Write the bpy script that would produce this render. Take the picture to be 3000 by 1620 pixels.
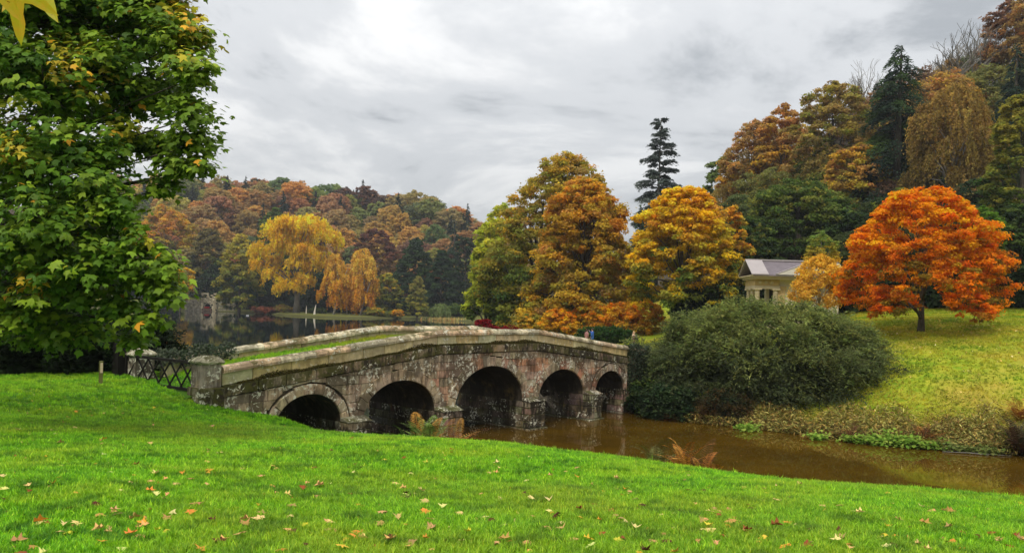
import bpy, math, random
import numpy as np
from mathutils import Vector, Matrix
for _o in list(bpy.data.objects):
    bpy.data.objects.remove(_o)
S = bpy.context.scene
COL = S.collection
R = math.radians
# ------------------------------------------------------------------ camera
F, ZC, ROLL, HC = 2333.0, 5.5, 0.0315, 893.0        # focal length and horizon in px of the 3000 px wide photograph
cam_d = bpy.data.cameras.new('camera'); cam = bpy.data.objects.new('camera', cam_d); COL.objects.link(cam)
S.camera = cam
cam_d.sensor_width = 36.0; cam_d.lens = 36.0 * F / 3000.0
cam_d.clip_start = 0.05; cam_d.clip_end = 4000
cam.location = (0, 0, ZC)
cam.rotation_mode = 'QUATERNION'
cam.rotation_quaternion = (Matrix.Rotation(-ROLL, 4, 'Y') @ Matrix.Rotation(R(90), 4, 'X')).to_quaternion()
cam_d.shift_y = (HC - 810.0) / 3000.0
# ------------------------------------------------------------------ overcast sky and sun
SUN_EL, SUN_AZ = R(48), R(205)       # azimuth clockwise from +Y: behind the camera, to the left
W = bpy.data.worlds.new('World'); S.world = W; W.use_nodes = True
wt = W.node_tree; wt.nodes.clear()
def wn(t, **k):
    n = wt.nodes.new(t)
    for a, b in k.items(): setattr(n, a, b)
    return n
def wl(a, b): wt.links.new(a, b)
w_out = wn('ShaderNodeOutputWorld')
w_sky = wn('ShaderNodeTexSky', sky_type='NISHITA'); w_sky.sun_disc = False
w_sky.sun_elevation = SUN_EL; w_sky.sun_rotation = SUN_AZ
w_b1 = wn('ShaderNodeBackground'); w_b1.inputs['Strength'].default_value = 0.08
wl(w_sky.outputs[0], w_b1.inputs['Color'])
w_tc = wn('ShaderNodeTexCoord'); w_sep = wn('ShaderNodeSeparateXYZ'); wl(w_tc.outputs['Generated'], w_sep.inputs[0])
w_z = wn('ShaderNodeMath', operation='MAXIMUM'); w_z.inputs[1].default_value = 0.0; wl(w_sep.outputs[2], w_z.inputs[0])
w_za = wn('ShaderNodeMath', operation='ADD'); w_za.inputs[1].default_value = 0.16; wl(w_z.outputs[0], w_za.inputs[0])
w_dx = wn('ShaderNodeMath', operation='DIVIDE'); wl(w_sep.outputs[0], w_dx.inputs[0]); wl(w_za.outputs[0], w_dx.inputs[1])
w_dy = wn('ShaderNodeMath', operation='DIVIDE'); wl(w_sep.outputs[1], w_dy.inputs[0]); wl(w_za.outputs[0], w_dy.inputs[1])
w_cmb = wn('ShaderNodeCombineXYZ'); wl(w_dx.outputs[0], w_cmb.inputs[0]); wl(w_dy.outputs[0], w_cmb.inputs[1])
w_n1 = wn('ShaderNodeTexNoise'); w_n1.inputs['Scale'].default_value = 0.95; w_n1.inputs['Detail'].default_value = 7
w_n1.inputs['Roughness'].default_value = 0.60; w_n1.inputs['Distortion'].default_value = 0.35
wl(w_cmb.outputs[0], w_n1.inputs['Vector'])
w_r = wn('ShaderNodeValToRGB'); wl(w_n1.outputs['Fac'], w_r.inputs[0])
w_r.color_ramp.interpolation = 'EASE'
e = w_r.color_ramp.elements; e[0].position = 0.34; e[0].color = (0.29, 0.305, 0.32, 1); e[1].position = 0.60; e[1].color = (0.66, 0.66, 0.655, 1)
m_ = e.new(0.47); m_.color = (0.49, 0.50, 0.51, 1)
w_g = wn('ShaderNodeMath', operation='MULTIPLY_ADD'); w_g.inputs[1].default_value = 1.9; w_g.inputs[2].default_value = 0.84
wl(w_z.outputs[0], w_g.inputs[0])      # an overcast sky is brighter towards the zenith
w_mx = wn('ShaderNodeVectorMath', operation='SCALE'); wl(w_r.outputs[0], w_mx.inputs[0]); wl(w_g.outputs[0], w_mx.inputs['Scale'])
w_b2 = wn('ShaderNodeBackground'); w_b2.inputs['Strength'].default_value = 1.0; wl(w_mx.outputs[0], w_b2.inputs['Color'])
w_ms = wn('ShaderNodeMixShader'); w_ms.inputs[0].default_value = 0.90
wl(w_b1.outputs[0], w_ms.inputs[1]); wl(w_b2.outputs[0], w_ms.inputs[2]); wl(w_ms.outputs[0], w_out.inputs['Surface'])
sun_d = bpy.data.lights.new('sun', 'SUN'); sun_d.energy = 1.5; sun_d.angle = R(12); sun_d.color = (1.0, 0.95, 0.86)
sun = bpy.data.objects.new('sun', sun_d); COL.objects.link(sun)
_sd = Vector((math.sin(SUN_AZ) * math.cos(SUN_EL), math.cos(SUN_AZ) * math.cos(SUN_EL), math.sin(SUN_EL)))
sun.rotation_euler = _sd.to_track_quat('Z', 'Y').to_euler(); sun.location = (0, -20, 60)
S.view_settings.view_transform = 'Standard'; S.view_settings.look = 'None'
S.view_settings.exposure = 0.28; S.view_settings.gamma = 1.0
S.render.engine = 'CYCLES'
S.cycles.max_bounces = 6; S.cycles.diffuse_bounces = 3; S.cycles.glossy_bounces = 3; S.cycles.transmission_bounces = 2
S.cycles.transparent_max_bounces = 4; S.cycles.volume_bounces = 0
S.cycles.caustics_reflective = False; S.cycles.caustics_refractive = False
# ------------------------------------------------------------------ measuring
_c, _s = math.cos(ROLL), math.sin(ROLL)
def ray(px, py):
    dx, dy = px - 1500.0, py - HC
    return (dx * _c + dy * _s) / F, (-dx * _s + dy * _c) / F
def at(px, py, Y):
    a, b = ray(px, py)
    return Vector((a * Y, Y, ZC - b * Y))
def proj(x, y, z):
    cx, cy = x / y * F, (ZC - z) / y * F
    return 1500 + cx * _c - cy * _s, HC + cx * _s + cy * _c
# ------------------------------------------------------------------ object helpers
def tag(o, label=None, cat=None, group=None, kind=None):
    if label: o['label'] = label
    if cat: o['category'] = cat
    if group: o['group'] = group
    if kind: o['kind'] = kind
    return o
def link(name, me, mat=None, parent=None, loc=None, color=None, smooth=False):
    o = bpy.data.objects.new(name, me); COL.objects.link(o)
    if mat is not None and len(me.materials) == 0: me.materials.append(mat)
    if parent is not None: o.parent = parent
    if loc is not None: o.location = loc
    if color is not None: o.color = (*color[:3], 1)
    return o
def empty(name, loc, rz=0.0, label=None, cat=None, group=None):
    o = bpy.data.objects.new(name, None); COL.objects.link(o); o.location = loc; o.rotation_euler = (0, 0, rz)
    o.empty_display_size = 0.2
    return tag(o, label, cat, group)
def mesh_np(name, V, FA, nper, cols=None, smooth=False, mat=None, uv=None):
    """V (n,3); FA (m,nper) faces, or a list of face index lists when nper is None"""
    me = bpy.data.meshes.new(name)
    V = np.asarray(V, dtype=np.float32)
    if nper is None:
        me.from_pydata(V.tolist(), [], FA)
    else:
        FA = np.asarray(FA, dtype=np.int32).reshape(-1, nper)
        me.vertices.add(len(V)); me.vertices.foreach_set('co', V.ravel())
        me.loops.add(FA.size); me.loops.foreach_set('vertex_index', FA.ravel())
        me.polygons.add(len(FA)); me.polygons.foreach_set('loop_start', np.arange(0, FA.size, nper, dtype=np.int32))
        me.update(calc_edges=True)
    if cols is not None:
        a = me.color_attributes.new('col', 'FLOAT_COLOR', 'POINT')
        C = np.ones((len(V), 4), dtype=np.float32); C[:, :3] = cols
        a.data.foreach_set('color', C.ravel())
    if smooth: me.polygons.foreach_set('use_smooth', np.ones(len(me.polygons), dtype=bool))
    if mat is not None: me.materials.append(mat)
    me.update()
    return me
class MB:
    """collects boxes, tubes and prisms into one mesh"""
    def __init__(s): s.V = []; s.Fc = []
    def add(s, V, Fc):
        n = len(s.V); s.V += [tuple(v) for v in V]; s.Fc += [[i + n for i in f] for f in Fc]
    def box(s, c, size, M=None, taper=1.0):
        x, y, z = [k / 2 for k in size]
        P = [(-x, -y, -z), (x, -y, -z), (x, y, -z), (-x, y, -z), (-x * taper, -y * taper, z), (x * taper, -y * taper, z), (x * taper, y * taper, z), (-x * taper, y * taper, z)]
        P = [Vector(p) for p in P]
        if M is not None: P = [M @ p for p in P]
        c = Vector(c)
        s.add([p + c for p in P], [(3, 2, 1, 0), (4, 5, 6, 7), (0, 1, 5, 4), (1, 2, 6, 5), (2, 3, 7, 6), (3, 0, 4, 7)])
    def bar(s, a, b, w, h, up=(0, 0, 1)):
        a, b = Vector(a), Vector(b); d = (b - a).normalized(); u = Vector(up); x = d.cross(u).normalized() * w / 2; y = x.cross(d).normalized() * h / 2
        V = [a - x - y, a + x - y, a + x + y, a - x + y, b - x - y, b + x - y, b + x + y, b - x + y]
        s.add(V, [(3, 2, 1, 0), (4, 5, 6, 7), (0, 1, 5, 4), (1, 2, 6, 5), (2, 3, 7, 6), (3, 0, 4, 7)])
    def tube(s, pts, rad, n=6, cap=True):
        pts = [Vector(p) for p in pts]
        if not hasattr(rad, '__len__'): rad = [rad] * len(pts)
        V = []
        for i, p in enumerate(pts):
            d = (pts[min(i + 1, len(pts) - 1)] - pts[max(i - 1, 0)]).normalized()
            x = d.cross(Vector((0.31, 0.95, 0.07))).normalized(); y = d.cross(x)
            for k in range(n):
                a = 2 * math.pi * k / n
                V.append(p + (x * math.cos(a) + y * math.sin(a)) * rad[i])
        Fc = []
        for i in range(len(pts) - 1):
            for k in range(n):
                Fc.append((i * n + k, i * n + (k + 1) % n, (i + 1) * n + (k + 1) % n, (i + 1) * n + k))
        if cap: Fc.append(tuple(range(n))[::-1]); Fc.append(tuple((len(pts) - 1) * n + k for k in range(n)))
        s.add(V, Fc)
    def me(s, name, mat=None, smooth=False):
        m = bpy.data.meshes.new(name); m.from_pydata(s.V, [], s.Fc)
        if smooth: m.polygons.foreach_set('use_smooth', np.ones(len(m.polygons), dtype=bool))
        if mat: m.materials.append(mat)
        m.update(); return m
    def build(s, name, mat=None, parent=None, color=None, smooth=False):
        return link(name, s.me(name, mat, smooth), None, parent, None, color)
# ------------------------------------------------------------------ materials
def newmat(name):
    m = bpy.data.materials.new(name); m.use_nodes = True; t = m.node_tree; t.nodes.clear()
    return m, t
class NT:
    def __init__(s, t): s.t = t
    def n(s, ty, ins=None, **k):
        x = s.t.nodes.new(ty)
        for a, b in k.items(): setattr(x, a, b)
        for a, b in (ins or {}).items():
            if isinstance(b, bpy.types.NodeSocket): s.t.links.new(b, x.inputs[a])
            else: x.inputs[a].default_value = b
        return x
    def noise(s, vec, scale, detail=4, rough=0.55, dist=0.0):
        return s.n('ShaderNodeTexNoise', {'Vector': vec, 'Scale': scale, 'Detail': detail, 'Roughness': rough, 'Distortion': dist}).outputs['Fac']
    def ramp(s, fac, stops, interp='LINEAR'):
        x = s.n('ShaderNodeValToRGB', {0: fac}); x.color_ramp.interpolation = interp
        el = x.color_ramp.elements
        while len(el) > 1: el.remove(el[-1])
        el[0].position = stops[0][0]; c = stops[0][1]; el[0].color = (*c, 1) if hasattr(c, '__len__') else (c, c, c, 1)
        for p, c in stops[1:]:
            q = el.new(p); q.color = (*c, 1) if hasattr(c, '__len__') else (c, c, c, 1)
        return x.outputs[0]
    def mix(s, fac, a, b, mode='MIX'):
        x = s.n('ShaderNodeMix', data_type='RGBA', blend_type=mode)
        for i, v in ((0, fac), (6, a), (7, b)):
            if isinstance(v, bpy.types.NodeSocket): s.t.links.new(v, x.inputs[i])
            elif i == 0: x.inputs[0].default_value = v
            else: x.inputs[i].default_value = (*v[:3], 1)
        return x.outputs[2]
    def math(s, op, a, b=None, c=None, clamp=False):
        x = s.n('ShaderNodeMath', operation=op); x.use_clamp = clamp
        for i, v in enumerate((a, b, c)):
            if v is None: continue
            if isinstance(v, bpy.types.NodeSocket): s.t.links.new(v, x.inputs[i])
            else: x.inputs[i].default_value = v
        return x.outputs[0]
    def mapping(s, vec, scale=(1, 1, 1), rot=(0, 0, 0)):
        return s.n('ShaderNodeMapping', {'Vector': vec, 'Scale': scale, 'Rotation': rot}).outputs[0]
    def out(s, sh): s.n('ShaderNodeOutputMaterial', {'Surface': sh})
    def principled(s, col, rough=0.9, bump=None, bs=0.5, bd=0.02, spec=0.3, **k):
        ins = {'Base Color': col if isinstance(col, bpy.types.NodeSocket) else (*col[:3], 1), 'Roughness': rough, 'Specular IOR Level': spec}
        if bump is not None: ins['Normal'] = s.n('ShaderNodeBump', {'Height': bump, 'Strength': bs, 'Distance': bd}).outputs[0]
        ins.update(k)
        p = s.n('ShaderNodeBsdfPrincipled', ins)
        s.out(p.outputs[0]); return p
def leaf_material(name, trans=0.35, rough=0.75, spec=0.08, gain=1.0):
    m, t = newmat(name); N = NT(t)
    a = N.n('ShaderNodeAttribute', attribute_name='col').outputs['Color']
    oc = N.n('ShaderNodeObjectInfo').outputs['Color']
    c = N.mix(1.0, a, oc, 'MULTIPLY')
    p = N.n('ShaderNodeBsdfPrincipled', {'Base Color': c, 'Roughness': rough, 'Specular IOR Level': spec})
    tr = N.n('ShaderNodeBsdfTranslucent', {'Color': c})
    N.out(N.n('ShaderNodeMixShader', {0: trans, 1: p.outputs[0], 2: tr.outputs[0]}).outputs[0])
    return m
M_LEAF = leaf_material('foliage', 0.48)
M_GLOSS = leaf_material('glossy_leaf', 0.30, 0.5, 0.16)
M_DRY = leaf_material('dry_leaf', 0.15, 0.8, 0.08)
def mat_bark(name, c1, c2, sc=6):
    m, t = newmat(name); N = NT(t)
    g = N.n('ShaderNodeNewGeometry').outputs['Position']
    v = N.mapping(g, (1, 1, 0.25))
    f = N.noise(v, sc, 6, 0.7)
    N.principled(N.mix(N.ramp(f, [(0.35, 0.0), (0.65, 1.0)]), c1, c2), 0.9, f, 0.8, 0.05)
    return m
M_BARK = mat_bark('bark', (0.035, 0.028, 0.02), (0.10, 0.085, 0.06))
M_BARKP = mat_bark('pale_bark', (0.16, 0.14, 0.11), (0.42, 0.39, 0.33))
M_BARKG = mat_bark('grey_bark', (0.09, 0.08, 0.065), (0.22, 0.20, 0.165))
def mat_stone(name, grime=0.5, lichen=0.5, moss=0.4, pinkness=0.0):
    m, t = newmat(name); N = NT(t)
    P = N.n('ShaderNodeNewGeometry'); g = P.outputs['Position']
    oi = N.n('ShaderNodeObjectInfo'); base = oi.outputs['Color']
    n1 = N.noise(g, 3.2, 8, 0.65)
    c = N.mix(N.ramp(n1, [(0.3, 0.0), (0.7, 1.0)]), N.mix(1.0, base, (0.62, 0.58, 0.54), 'MULTIPLY'), N.mix(1.0, base, (1.18, 1.15, 1.06), 'MULTIPLY'))
    # ochre and rusty stains
    n5 = N.noise(g, 1.3, 4, 0.6)
    c = N.mix(N.math('MULTIPLY', N.ramp(n5, [(0.56, 0.0), (0.68, 1.0)]), 0.55), c, (0.30, 0.20, 0.06))
    # dark vertical run-off grime
    v = N.mapping(g, (1, 1, 0.22))
    n2 = N.noise(v, 5.5, 7, 0.72)
    n2b = N.noise(g, 1.1, 3, 0.5)
    gf = N.math('ADD', n2, N.math('MULTIPLY', N.math('SUBTRACT', n2b, 0.5), 0.9))
    gm = N.ramp(gf, [(0.50 - 0.16 * grime, 1.0 - 0.0), (0.60 - 0.12 * grime, 0.0)])
    gm = N.math('MULTIPLY', N.math('SUBTRACT', 1.0, N.ramp(gf, [(0.44, 0.0), (0.62, 1.0)])), min(1.0, grime * 1.35))
    c = N.mix(gm, c, (0.034, 0.026, 0.015))
    # moss, on tops and in patches
    nz = N.n('ShaderNodeSeparateXYZ', {0: P.outputs['Normal']}).outputs[2]
    n3 = N.noise(g, 2.4, 6, 0.7)
    mf = N.math('ADD', N.math('MULTIPLY', N.math('MAXIMUM', nz, 0.0), 0.10 + 0.22 * moss), n3)
    mm = N.ramp(mf, [(0.70 - 0.18 * moss, 0.0), (0.78 - 0.18 * moss, 1.0)])
    c = N.mix(N.math('MULTIPLY', mm, 0.85), c, N.mix(n1, (0.035, 0.032, 0.008), (0.10, 0.095, 0.02)))
    # lichen blotches
    n4 = N.noise(g, 9.0, 5, 0.62, 0.6); n4b = N.noise(g, 1.7, 2, 0.5)
    lf = N.math('ADD', n4, N.math('MULTIPLY', N.math('SUBTRACT', n4b, 0.5), 0.55))
    lm = N.ramp(lf, [(0.665 - 0.07 * lichen, 0.0), (0.70 - 0.07 * lichen, 1.0)])
    c = N.mix(N.math('MULTIPLY', lm, 0.85), c, (0.66, 0.63, 0.49))
    h = N.math('ADD', N.math('MULTIPLY', n1, 0.6), N.noise(g, 22, 5, 0.7))
    N.principled(c, 0.93, h, 0.9, 0.03, 0.2)
    return m
M_SPAN = mat_stone('weathered_stone', 0.55, 1.15, 0.38)
M_SLAB = mat_stone('pale_slab_stone', 0.18, 0.45, 0.05)
M_BAND = mat_stone('mossy_band_stone', 0.95, 0.35, 1.25)
M_COPE = mat_stone('coping_stone', 0.42, 1.0, 0.35)
M_PIER = mat_stone('wet_pier_stone', 0.95, 0.7, 0.5)
M_CORE = mat_stone('mortar_and_vault_shade', 1.2, -1.5, 0.3)
def mat_plain(name, col, rough=0.8, sc=8, var=0.35, spec=0.3, bs=0.4):
    m, t = newmat(name); N = NT(t)
    g = N.n('ShaderNodeNewGeometry').outputs['Position']; n = N.noise(g, sc, 5, 0.6)
    lo = tuple(k * (1 - var) for k in col); hi = tuple(min(1, k * (1 + var)) for k in col)
    N.principled(N.mix(n, lo, hi), rough, n, bs, 0.02, spec)
    return m
# ------------------------------------------------------------------ terrain
WATER = np.array([(-5.9, 27.6), (-3.2, 24.4), (-0.3, 21.2), (3, 18.8), (6.5, 16.6), (10, 15.0), (18, 12.5), (40, 7), (90, 0),
    (90, 20), (45, 26.5), (28, 30.4), (20.5, 32.9), (18, 33.8), (14.2, 36.1), (10.8, 38.5), (9.0, 39.6), (8.0, 41.2), (6.4, 42.2), (3.3, 44.9), (2.4, 50), (-0.5, 70), (-3.8, 100), (-6, 150), (-9, 200), (-9.5, 238),
    (-16, 246), (-26, 266), (-37, 252), (-48, 241), (-61.6, 239), (-74, 252), (-86, 264), (-95, 272), (-110, 276), (-150, 284), (-200, 292), (-262, 262),
    (-220, 170), (-130, 120), (-62, 80), (-36, 64), (-26, 46), (-17, 34), (-9.2, 30.4)], dtype=float)
# river/lake shore as a denser, slightly uneven line
def densify(P, step=1.5):
    out = []
    rs = np.random.RandomState(4)
    for i in range(len(P)):
        a, b = P[i], P[(i + 1) % len(P)]; L = np.hypot(*(b - a)); n = max(1, int(L / (step * (1 + 0.012 * np.hypot(*a)))))
        nn = np.array([-(b - a)[1], (b - a)[0]]) / max(L, 1e-6)
        for k in range(n):
            t = k / n; q = a * (1 - t) + b * t
            if k: q = q + nn * rs.uniform(-0.22, 0.22) * (1 + 0.01 * np.hypot(*a))
            out.append(q)
    return np.array(out)
WP = densify(WATER)
def sdist(x, y):
    """signed distance to the water's edge, positive on land"""
    x = np.asarray(x, float).ravel(); y = np.asarray(y, float).ravel()
    best = np.full(x.shape, 1e9); ins = np.zeros(x.shape, bool)
    A = WP; B = np.roll(WP, -1, 0)
    for (ax, ay), (bx, by) in zip(A, B):
        dx, dy = bx - ax, by - ay; L2 = dx * dx + dy * dy + 1e-12
        t = np.clip(((x - ax) * dx + (y - ay) * dy) / L2, 0, 1)
        d = (x - ax - t * dx) ** 2 + (y - ay - t * dy) ** 2
        best = np.minimum(best, d)
        if abs(dy) > 1e-9:
            c = ((ay > y) != (by > y)) & (x < dx * (y - ay) / dy + ax); ins ^= c
    d = np.sqrt(best)
    return np.where(ins, -d, d)
LP = np.array([
 (0, -10, 4.4), (-15, -8, 4.1), (15, -8, 4.2), (0, 0, 3.95), (-6, 2, 3.8), (6, 2, 3.9), (0, 5.6, 3.72), (4, 6, 3.66), (-4, 6, 3.62), (0, 10, 3.28), (4, 9.5, 3.28), (-4, 11, 3.26),
 (7.15, 11, 3.00), (4.35, 12.5, 2.86), (1.9, 14, 2.82), (-1.0, 16.2, 2.66), (-2.4, 17.6, 2.46), (-4.0, 19.2, 2.20), (-5.4, 20.8, 2.02), (-6.5, 22.4, 1.80), (-7.3, 24.4, 1.62), (-8.3, 23.9, 1.98), (12, 9, 3.0), (20, 5, 3.0), (40, -5, 3.0),
 (-6, 15, 2.84), (-10, 15, 2.92), (-10.2, 24.6, 2.45), (-12.5, 23, 2.72), (-15.5, 24, 2.72), (-12, 28, 2.75), (-16, 30, 2.6), (-24, 34, 2.3), (-26, 22, 2.9), (-35, 10, 3.2), (-35, 30, 2.6), (-60, 30, 4),
 (8.3, 44.3, 2.5), (9, 50, 2.15), (8, 56, 1.85), (8.5, 66, 1.68), (5, 66, 1.6), (7.5, 73, 1.9), (9.5, 80, 2.1), (3, 90, 1.9), (9, 95, 2.4), (0, 120, 2), (0, 170, 1.6), (3, 200, 1.6),
 (11, 41.0, 1.0), (12, 45, 1.9), (15, 39, 0.95), (18, 37, 1.05), (20, 36, 1.3), (22, 36, 1.55), (26, 34, 1.9), (35, 31, 2.4), (60, 26, 4),
 (16, 48, 2.7), (15, 60, 2.9), (20, 44, 2.9), (21, 38, 2.3), (24, 46, 3.9), (26, 50, 4.65), (27, 55, 5.3), (32.6, 60.5, 5.7), (40, 62, 6.0), (43, 45, 4.8), (24, 70, 4.4), (18, 76, 3.4), (30, 80, 7.5),
 (45, 80, 11), (20, 95, 5), (35, 100, 12), (52, 105, 18), (75, 110, 27), (22, 120, 8), (40, 130, 18), (62, 135, 27), (20, 150, 9), (80, 150, 36), (90, 80, 22), (100, 50, 14), (110, 120, 36)], dtype=float)
def tps_fit(P):
    n = len(P); d = np.hypot(P[:, None, 0] - P[None, :, 0], P[:, None, 1] - P[None, :, 1])
    K = np.where(d > 0, d * d * np.log(d + 1e-9), 0) + np.eye(n) * 0.6
    Q = np.c_[np.ones(n), P[:, :2]]
    A = np.zeros((n + 3, n + 3)); A[:n, :n] = K; A[:n, n:] = Q; A[n:, :n] = Q.T
    return np.linalg.solve(A, np.r_[P[:, 2], 0, 0, 0])
_TW = tps_fit(LP)
def tps(x, y):
    z = _TW[-3] + _TW[-2] * x + _TW[-1] * y
    for (a, b, _), w in zip(LP, _TW):
        d2 = (x - a) ** 2 + (y - b) ** 2
        z = z + w * 0.5 * d2 * np.log(d2 + 1e-9)
    return z
def sst(a, b, x):
    t = np.clip((x - a) / (b - a), 0, 1); return t * t * (3 - 2 * t)
# ridge of the far hill: x at y~390 -> ground height
_RX = np.array([-400, -300, -190, -150, -130, -80, -50, -30, -15, 20, 60, 140, 300]); _RZ = np.array([46, 46, 45, 44, 45, 44, 40, 34, 27, 25, 34, 46, 50])
def height(x, y, d=None):
    shp = np.shape(x); x = np.asarray(x, float).ravel(); y = np.asarray(y, float).ravel()
    near = np.clip(tps(np.clip(x, -80, 115), np.clip(y, -12, 172)), 0.6, 60)
    foot = 282 + 6 * np.sin(x * 0.06)
    far = 0.7 + np.interp(x, _RX, _RZ) * sst(0, 112, y - foot + 6 * np.sin(x * .11 + y * .05)) * (1 - 0.35 * sst(130, 420, y - foot))
    r = 26 * sst(8, 90, x) * sst(110, 200, y)      # the right hand hillside runs on
    far = np.maximum(far, r)
    far_l = np.where(x < -60, 8 * sst(60, 260, -x), 0) * (1 - sst(200, 300, y)) + far
    k = sst(120, 190, y)
    L = near * (1 - k) + np.where(x < -20, far_l, far) * k
    if d is None: d = sdist(x, y)
    slope = np.where((y < 32) & (x < 30), 0.78, 0.62)
    b = np.where(d > 0, 0.02 + d * slope, d * 0.45)
    b = np.where(y > 45, np.where(d > 0, 0.35 * sst(0, 0.5, d) + d * 0.5, d * 0.4), b)
    kk = 0.55
    h = np.clip(0.5 + 0.5 * (b - L) / kk, 0, 1)
    z = b * (1 - h) + L * h - kk * h * (1 - h)
    z = np.maximum(z, -1.6)
    z = z + 0.018 * np.sin(x * 1.9 + 1.3 * np.sin(y * 0.9)) * np.sin(y * 1.6 + x * .5) + 0.03 * np.sin(x * .7 + 2) * np.sin(y * .55)
    return z.reshape(shp)
def gz(x, y): return float(height(np.array([x]), np.array([y]))[0])
def ground_grid():
    a = np.concatenate([np.arange(-480, -120, 30), np.arange(-120, -40, 5), np.arange(-40, -16, 1.0), np.arange(-16, 24, 0.3), np.arange(24, 50, 1.0), np.arange(50, 130, 5), np.arange(130, 471, 40)])
    b = np.concatenate([np.arange(-60, 0, 4), np.arange(0, 50, 0.3), np.arange(50, 110, 2), np.arange(110, 450, 6), np.arange(450, 760, 50)])
    X, Y = np.meshgrid(a, b); Z = height(X, Y)
    n, m = X.shape
    i = np.arange(n * m).reshape(n, m)
    Fq = np.stack([i[:-1, :-1], i[:-1, 1:], i[1:, 1:], i[1:, :-1]], -1).reshape(-1, 4)
    V = np.stack([X, Y, Z], -1).reshape(-1, 3)
    return V, Fq
def mat_ground():
    m, t = newmat('grass_ground'); N = NT(t)
    G = N.n('ShaderNodeNewGeometry'); g = G.outputs['Position']
    sp = N.n('ShaderNodeSeparateXYZ', {0: g})
    fine = N.noise(g, 14, 6, 0.7); mid = N.noise(g, 1.6, 5, 0.6); big = N.noise(g, 0.22, 4, 0.55)
    green = N.mix(N.ramp(fine, [(0.3, 0.0), (0.7, 1.0)]), (0.03, 0.10, 0.006), (0.12, 0.30, 0.015))
    far = N.mix(N.ramp(mid, [(0.35, 0.0), (0.65, 1.0)]), (0.18, 0.30, 0.012), (0.42, 0.42, 0.03))
    far = N.mix(N.ramp(big, [(0.42, 0.0), (0.62, 1.0)]), far, (0.42, 0.34, 0.045))
    far = N.mix(N.ramp(fine, [(0.34, 0.7), (0.48, 0.0)]), far, (0.09, 0.12, 0.01))
    k = N.ramp(N.math('DIVIDE', sp.outputs[1], 60.0), [(0.44, 0.0), (0.56, 1.0)])
    c = N.mix(k, green, far)
    # leaf litter and earth near the water's edge and on the wooded hill
    lit = N.mix(fine, (0.035, 0.024, 0.010), (0.12, 0.085, 0.028))
    z = sp.outputs[2]
    edge = N.ramp(N.math('ADD', N.math('MULTIPLY', z, 0.5), N.math('MULTIPLY', mid, 0.5)), [(0.42, 1.0), (0.75, 0.0)])
    c = N.mix(edge, c, lit)
    c = N.mix(N.ramp(N.math('DIVIDE', sp.outputs[1], 400.0), [(0.40, 0.0), (0.50, 0.75)]), c, (0.10, 0.11, 0.03))
    hill = N.ramp(N.math('DIVIDE', z, 30.0), [(0.235, 0.0), (0.28, 1.0)])
    c = N.mix(hill, c, (0.05, 0.035, 0.015))
    mud = N.ramp(z, [(0.0, 1.0), (0.12, 0.0)])
    c = N.mix(mud, c, (0.03, 0.022, 0.012))
    N.principled(c, 0.95, N.math('ADD', fine, mid), 0.8, 0.08, 0.1)
    return m
V, Fq = ground_grid()
ground = link('ground', mesh_np('ground', V, Fq, 4, smooth=True, mat=mat_ground())); tag(ground, kind='structure')
# ------------------------------------------------------------------ water
def mat_water(name, body, deep, sc, strength, rough):
    m, t = newmat(name); N = NT(t)
    g = N.n('ShaderNodeNewGeometry').outputs['Position']
    n1 = N.noise(N.mapping(g, (1, 1.0, 1)), sc, 4, 0.55); n2 = N.noise(g, sc * 0.22, 3, 0.5)
    c = N.mix(N.ramp(N.noise(g, 0.35, 5, 0.6), [(0.35, 0.0), (0.65, 1.0)]), body, deep)
    N.principled(c, rough, N.math('ADD', N.math('MULTIPLY', n1, 0.5), n2), strength, 0.05, 0.5, IOR=1.333)
    return m
M_RIVER = mat_water('river_water', (0.095, 0.052, 0.004), (0.055, 0.030, 0.003), 2.2, 0.03, 0.025)
M_LAKE = mat_water('lake_water', (0.006, 0.012, 0.010), (0.004, 0.008, 0.008), 1.6, 0.035, 0.03)
BO = Vector((-0.78, 33.76, 0)); BPH = 0.8688
BD = Vector((math.cos(BPH), math.sin(BPH), 0)); BN = Vector((-BD.y, BD.x, 0))
mid_ = BO + BN * 2.0
q1, q2 = mid_ - BD * 40, mid_ + BD * 13.5
def sheet(name, pts, mat):
    me = bpy.data.meshes.new(name); me.from_pydata([(p[0], p[1], 0.0) for p in pts], [], [list(range(len(pts)))]); me.materials.append(mat)
    return tag(link(name, me), kind='structure')
river = sheet('river', [q1, (-30, -30), (110, -30), (110, 49), (q2.x, q2.y)], M_RIVER)
lake = sheet('lake', [q1, (q2.x, q2.y), (20, 60), (20, 300), (-420, 330), (-420, -10)], M_LAKE)
# ------------------------------------------------------------------ haze over the lake
HAZE = 0.00024
hb = MB(); hb.box((0, 330, 43), (1000, 840, 92)); hz = hb.build('haze'); tag(hz, 'thin pale autumn haze over the lake', kind='stuff')
hm, _ht = newmat('haze'); _hn = NT(_ht); _pv = _hn.n('ShaderNodeVolumePrincipled', {'Color': (0.80, 0.84, 0.90, 1), 'Density': HAZE, 'Anisotropy': 0.3})
_ho = _hn.n('ShaderNodeOutputMaterial'); _ht.links.new(_pv.outputs[0], _ho.inputs['Volume']); hz.data.materials.append(hm)
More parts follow.
